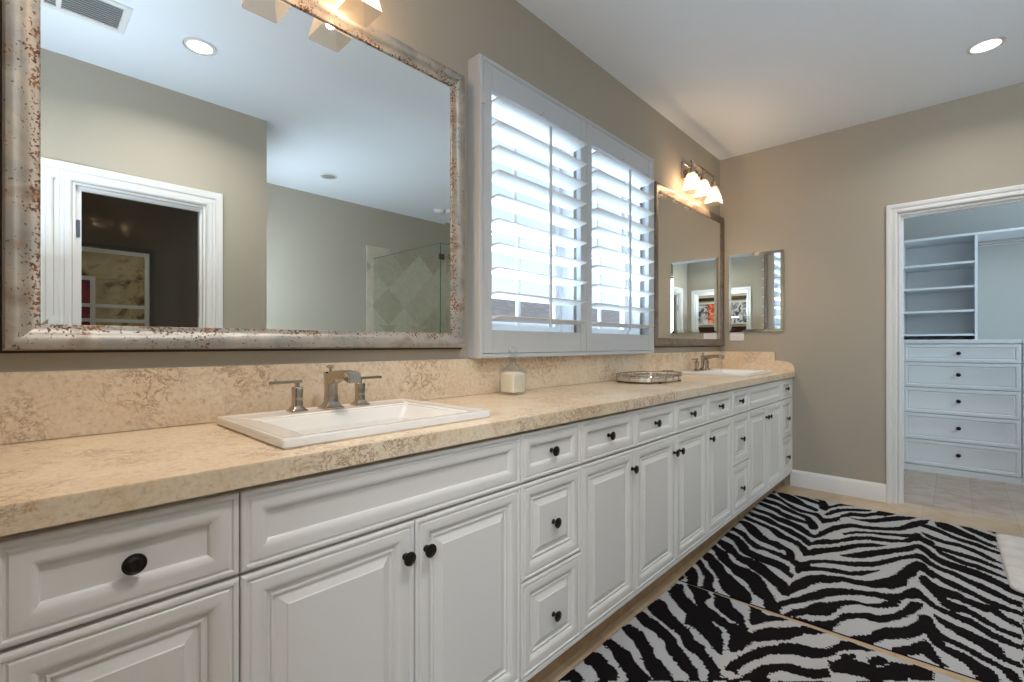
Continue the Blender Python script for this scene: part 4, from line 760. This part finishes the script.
def rug(name, corners, label, cell=0.0065):
    c = [np.array(q) for q in corners]    # far-left, far-right, near-right, near-left
    U = np.linalg.norm(c[1]-c[0]); V_ = np.linalg.norm(c[3]-c[0]); nu, nv = int(U/cell), int(V_/cell)
    a = np.arange(nu+1)/nu; b2 = np.arange(nv+1)/nv; A, B = np.meshgrid(a, b2)
    G = ((1-A)*(1-B))[..., None]*c[0]+(A*(1-B))[..., None]*c[1]+(A*B)[..., None]*c[2]+((1-A)*B)[..., None]*c[3]
    cen = (G[:-1, :-1]+G[1:, 1:])/2; px, py = cen[..., 0].ravel(), cen[..., 1].ravel()
    blk = np.zeros(px.shape, bool)
    zB = inside(px, py, ZONE['B']); zA = inside(px, py, ZONE['A']) & ~zB; zone = {'A': zA, 'B': zB, 'C': ~(zA | zB)}
    for j_ in range(4):     # tufts spill ragged over the stripe edges
        jx = px+rng.normal(0, 0.0025, px.shape)+(0, 0.004, -0.004, 0)[j_]; jy = py+rng.normal(0, 0.0025, px.shape)+(0.003, 0, 0, -0.004)[j_]
        for g, P in polys: blk |= inside(jx, jy, P) & zone[g]
    out_ = ~inside(px, py, TRACED)
    q = np.abs(((jy+1.05) % 1.1)-0.55)
    wob = 0.05*np.sin(jx*5.1+jy*3.3)+0.03*np.sin(jx*11-jy*7.7)
    st_ = np.sin(2*PI*(jx+0.55*q+wob)/0.115) > -0.05
    blk = np.where(out_, st_, blk)
    zt = 0.007+rng.normal(0, 0.0006, G.shape[:2]); zt[0, :] = zt[-1, :] = 0.005; zt[:, 0] = zt[:, -1] = 0.005
    vs = np.concatenate([G.reshape(-1, 2), zt.reshape(-1, 1)], 1)
    W1 = nu+1; I = (np.arange(nv)[:, None]*W1+np.arange(nu)[None, :]).ravel()
    fs = np.stack([I, I+W1, I+W1+1, I+1], 1)
    # skirt down to the floor
    edge = list(range(0, nu)) + [nu+W1*k for k in range(nv)] + [W1*nv+nu-k for k in range(nu)] + [W1*(nv-k) for k in range(nv)]
    base = len(vs); vb = vs[edge].copy(); vb[:, 2] = 0.0004; vs = np.concatenate([vs, vb]); ne = len(edge)
    sk = [(edge[k], edge[(k+1) % ne], base+(k+1) % ne, base+k) for k in range(ne)]
    me = bpy.data.meshes.new(name)
    nf = len(fs)+len(sk); allf = np.concatenate([fs, np.array(sk)]).astype(np.int32)
    me.vertices.add(len(vs)); me.vertices.foreach_set('co', vs.astype(np.float32).ravel())
    me.loops.add(nf*4); me.loops.foreach_set('vertex_index', allf.ravel())
    me.polygons.add(nf); me.polygons.foreach_set('loop_start', np.arange(nf, dtype=np.int32)*4)
    me.materials.append(M['pile_white']); me.materials.append(M['pile_black'])
    me.polygons.foreach_set('material_index', np.concatenate([blk.astype(np.int32), np.ones(len(sk), np.int32)]))
    me.update(calc_edges=True); me.validate()
    o = bpy.data.objects.new(name, me); COL.objects.link(o)
    return tag(o, label, 'rug', 'zebra striped rugs')
rug('zebra_rug', [(4.003, -0.484), (4.040, -2.03), (2.238, -2.075), (2.188, -0.545)], 'black and white zebra rug lying nearest the closet doorway')
rug('zebra_rug', [(2.180, -0.546), (2.166, -2.06), (0.32, -2.04), (0.335, -0.540)], 'black and white zebra rug lying nearest the camera')
# bath mat lying over the far rug
mb = MB(); cx, cy0 = 3.56, -2.01
def matloop(ins, z_): return [(x, y-0.012*(3.98-x), z_) for x, y, z_ in rrect(3.11+ins, 3.965-ins, -2.31+ins, -1.684-ins, 0.05-ins*0.5, z_-0.0045, 8)]
mb.loops([matloop(0, 0.0145), matloop(0, 0.022), matloop(0.006, 0.028), matloop(0.02, 0.032), matloop(0.05, 0.033)])
tag(mb.build('bath_mat', M['mat'], smooth=60), 'fluffy white bath mat lying on the edge of the far zebra rug', 'bath mat')

# ------------------------------------------------------------------ walk-in closet
def closet_chest(y1, y0, label):
    xf = 5.55; c = thing('closet_chest', (xf, (y0+y1)/2, 0), label, 'drawers', 'white closet drawer units')
    mb = MB(); mb.box(xf+0.019, XC-0.001, y0, y1, 0.0, 1.134); mb.build('body', M['melamine'], c, smooth=0)
    MB().box(xf-0.004, XC-0.001, y0, y1, 1.1342, 1.168).build('top', M['melamine'], c, smooth=0, bevel=0.002)
    MB().box(xf+0.002, xf+0.018, y0, y1, 0.0, 0.054).build('base_board', M['melamine'], c, smooth=0)
    zs = [0.056, 0.283, 0.517, 0.744, 0.969, 1.130]; fn = lambda a, b_, h: (xf+0.019-h, a, b_)
    for i in range(5):
        mb = MB(); T = 0.019
        sweep(mb, rect(y0+0.003, y1-0.003, zs[i]+0.003, zs[i+1]-0.003), [(0, 0), (0, T-0.003), (0.003, T), (0.026, T), (0.030, T-0.005), (0.036, T-0.006), (0.040, T-0.0035), (0.046, T-0.005)], fn, cap=True)
        d = mb.build('drawer', M['melamine'], c, smooth=25)
        k_ = MB().lathe([(0.006, 0), (0.005, 0.012), (0.014, 0.018), (0.016, 0.021), (0.012, 0.024), (0.0, 0.026)], (xf+0.004, (y0+y1)/2+0.0, (zs[i]+zs[i+1])/2+0.01*(i < 4)), '-x', 18, cap=False).build('knob', M['knob'], None)
        k_.parent = d; k_.location = (0, 0, 0)
    return c
closet_chest(-1.165, -1.903, 'white five-drawer closet chest seen through the doorway')
closet_chest(-1.906, -2.620, 'white closet chest right of the first one, mostly out of view')
sf = thing('closet_shelves', (5.65, -1.4, 1.168), 'white open closet shelves above the drawer chest', 'shelves')
xs0 = 5.66
MB().box(xs0, XC, -1.654, -1.636, 1.1685, 2.062).build('side_panel', M['melamine'], sf, smooth=0)
MB().box(xs0, XC, -1.165, -1.147, 1.1685, 2.062).build('side_panel', M['melamine'], sf, smooth=0)
for z_ in (1.220, 1.428, 1.636, 1.846):
    MB().box(xs0+0.004, XC, -1.6355, -1.1655, z_-0.018, z_).build('shelf', M['melamine'], sf, smooth=0)
MB().box(xs0-0.01, XC, -2.62, -1.147, 2.0625, 2.082).build('top_shelf', M['melamine'], sf, smooth=0)
rd = MB(); rd.tube([(5.76, -1.655, 1.985), (5.76, -2.62, 1.985)], 0.014, 14)
MB().box(XC-0.012, XC-0.001, -1.6355, -1.1655, 1.1685, 2.062).build('back_panel', M['melamine'], sf, smooth=0)
o = rd.build('hanging_rod', M['chrome'], sf)
for zc in range(1):
    MB().box(xs0, XC, -2.638, -2.62, 1.168, 2.062).build('side_panel', M['melamine'], sf, smooth=0)

# ------------------------------------------------------------------ what the mirrors show: sliding glass door, artwork, shower
t_ = thing('sliding_door', (0.58, YB-0.03, 0), 'white framed sliding glass door to a dark room, reflected in the big mirror', 'door')
fr = MB(); fr.box(PX0+0.0125, PX0+0.040, YB-0.055, YB-0.033, 0.004, DZ-0.026); fr.box(PX1-0.017, PX1-0.0125, YB-0.055, YB-0.033, 0.004, DZ-0.026)
fr.box(PX0+0.040, PX1-0.017, YB-0.055, YB-0.033, 0.004, 0.08); fr.box(PX0+0.040, PX1-0.017, YB-0.055, YB-0.033, DZ-0.034, DZ-0.026)
fr.build('sash', M['trim'], t_, smooth=0)
MB().box(PX0+0.040, PX1-0.017, YB-0.047, YB-0.042, 0.08, DZ-0.034).build('pane', M['dark_glass'], t_, smooth=0)
MB().box(PX0+0.018, PX0+0.034, YB-0.033, YB-0.027, 1.74, 1.84).build('latch', mat('slate_grey_latch', (0.10, 0.12, 0.16), 0.4), t_, smooth=0, bevel=0.002)
t_ = thing('framed_print', (0.4, -3.14, 1.1), 'black and white framed print on the dark wall, seen through the glass door reflection', 'picture')
fn = lambda a, b_, h: (a, -3.149+h, b_); ax0, ax1, az0, az1 = -0.02, 0.80, 0.85, 1.865
f_ = MB(); sweep(f_, rect(ax0, ax1, az0, az1), [(0, 0), (0, 0.03), (0.028, 0.03), (0.03, 0.012), (0.03, 0)], fn); f_.build('outer_frame', M['black_frame'], t_, smooth=0)
f_ = MB(); sweep(f_, rect(ax0+0.031, ax1-0.031, az0+0.031, az1-0.031), [(0, 0), (0, 0.016), (0.03, 0.016), (0.03, 0.006)], fn); f_.build('inner_frame', M['white_frame'], t_, smooth=0)
MB().box(ax0+0.06, ax1-0.06, -3.149, -3.144, az0+0.06, az1-0.06).build('print', M['art_field'], t_, smooth=0)
MB().box(ax0+0.10, ax0+0.47, -3.1435, -3.141, az0+0.10, az1-0.24).build('print_border', M['white_frame'], t_, smooth=0)
MB().box(ax0+0.12, ax0+0.44, -3.1405, -3.138, az0+0.12, az1-0.27).build('print_panel', M['art_plum'], t_, smooth=0)
MB().box(ax0+0.06, ax1-0.06, -3.1375, -3.135, 1.40, 1.425).build('print_bar', M['white_frame'], t_, smooth=0)
t_ = thing('floral_painting', (-3.2, -2.55, 1.66), 'white framed floral painting on the bedroom wall, grey with a red middle', 'picture')
fn = lambda a, b_, h: (-3.198+h, a, b_)
f_ = MB(); sweep(f_, rect(-3.25, -1.85, 1.60, 2.14), [(0, 0), (0, 0.03), (0.03, 0.03), (0.03, 0)], fn); f_.build('frame', M['white_frame'], t_, smooth=0)
MB().box(-3.197, -3.190, -2.66, -1.881, 1.631, 2.109).build('grey_canvas', M['art_grey'], t_, smooth=0)
MB().box(-3.197, -3.190, -3.219, -2.96, 1.631, 2.109).build('grey_canvas', M['art_grey'], t_, smooth=0)
MB().box(-3.197, -3.190, -2.96, -2.66, 1.631, 2.109).build('red_canvas', M['art_red'], t_, smooth=0)
t_ = thing('picture_rail_shelf', (-3.2, -2.5, 2.2), 'dark wall shelf above the floral painting in the bedroom', 'shelf')
MB().box(-3.199, -3.12, -3.3, -1.8, 2.20, 2.26).build('board', M['black_frame'], t_, smooth=0, bevel=0.004)
t_ = thing('bed_headboard', (-3.1, -2.5, 0), 'dark red upholstered headboard below the painting in the bedroom', 'headboard')
MB().box(-3.199, -3.10, -3.4, -1.7, 0, 1.50).build('panel', M['bed'], t_, smooth=0, bevel=0.02)
MB().box(-3.199, -3.09, -3.42, -1.68, 1.502, 1.55).build('top_rail', M['black_frame'], t_, smooth=0, bevel=0.005)

S('trim_9', MB().box(2.88, L, YR, YR+0.012, 0, 2.285), M['shower_tile'], 'diagonal travertine tile lining the shower')
S('trim_10', MB().box(L-0.012, L, YR+0.012, -2.29, 0, 2.285), M['shower_tile_side'])
S('trim_11', MB().box(2.93, L-0.012, -2.33, -2.25, 0, 0.09), M['floor'])
S('trim_12', MB().box(2.93, 3.01, YR+0.012, -2.33, 0, 0.09), M['floor'])
t_ = thing('shower_enclosure', (2.97, -2.29, 0.09), 'green-tinted glass shower enclosure reflected in the big mirror', 'shower enclosure')
MB().box(2.965, 2.975, YR+0.013, -2.286, 0.0905, 2.14).build('glass_panel', M['shower_glass'], t_, smooth=0)
MB().box(2.977, 3.60, -2.295, -2.285, 0.0905, 2.14).build('glass_panel', M['shower_glass'], t_, smooth=0)
gd = MB().box(3.605, L-0.014, -2.295, -2.285, 0.0905, 2.10).build('glass_door', M['shower_glass'], t_, smooth=0)
for (a0, a1, b0, b1, c0, c1) in ((2.9645, 2.9755, YR+0.013, -2.286, 2.1402, 2.1435), (2.977, 3.60, -2.2955, -2.2845, 2.1402, 2.1435), (2.9755, 2.9768, -2.2955, -2.2845, 0.0905, 2.1435), (2.9645, 2.9755, -2.2858, -2.2838, 0.0905, 2.1435)):
    MB().box(a0, a1, b0, b1, c0, c1).build('glass_edge', M['glass_edge'], t_, smooth=0)
for z_ in (0.35, 1.98):
    MB().box(2.958, 3.02, -2.302, -2.278, z_, z_+0.055).build('hinge_clamp', M['lip'], t_, smooth=0, bevel=0.002)
hb = MB(); hb.tube([(3.68, -2.285, 1.0), (3.68, -2.235, 1.0), (3.68, -2.235, 1.3), (3.68, -2.285, 1.3)], 0.009, 10)
ho = hb.build('handle', M['chrome'], None); ho.parent = gd; ho.location = (0, 0, 0)
t_ = thing('recessed_light', (0.5, -2.75, H), 'added ceiling light brightening the dark room behind the sliding door', 'ceiling light', 'recessed ceiling lights')  # fixture and lamp added to brighten the print behind the glass
MB().lathe([(0.078, 0.0), (0.079, 0.003), (0.066, 0.005), (0.060, 0.0)], (0.5, -2.75, H-0.006), 'z', 40, cap=False).build('trim_ring', M['vent'], t_)
MB().lathe([(0.064, 0.0), (0.0, -0.0045)], (0.5, -2.75, H-0.0015), 'z', 40, cap=False).build('lens', M['can_lens'], t_)
d = bpy.data.lights.new('can_light', 'SPOT'); d.energy = 5; d.color = (1.0, 0.86, 0.70); d.spot_size = math.radians(140); d.spot_blend = 0.9; d.shadow_soft_size = 0.06
lo = bpy.data.objects.new('can_light', d); COL.objects.link(lo); lo.location = (0.5, -2.75, H-0.03)
# soaking tub deck beside the shower
t_ = thing('bathtub', (2.08, -3.1, 0), 'white drop-in bathtub in the alcove beside the shower', 'bathtub')
x0, x1, y0, y1 = XT+0.003, 2.92, YR+0.003, -2.72
tb = MB(); tb.loops([rrect(x0, x1, y0, y1, 0.01, 0.001), rrect(x0, x1, y0, y1, 0.01, 0.50), rrect(x0+0.01, x1-0.01, y0+0.01, y1-0.01, 0.02, 0.51), rrect(x0+0.16, x1-0.16, y0+0.10, y1-0.10, 0.2, 0.51), rrect(x0+0.19, x1-0.19, y0+0.13, y1-0.13, 0.18, 0.47), rrect(x0+0.30, x1-0.30, y0+0.20, y1-0.20, 0.12, 0.14)])
tb.build('tub_shell', M['porcelain'], t_, smooth=35)
MB().lathe([(0.03, 0), (0.03, 0.005), (0.0, 0.006)], (x0+0.5, (y0+y1)/2, 0.14), 'z', 20, cap=False).build('drain', M['chrome'], t_)
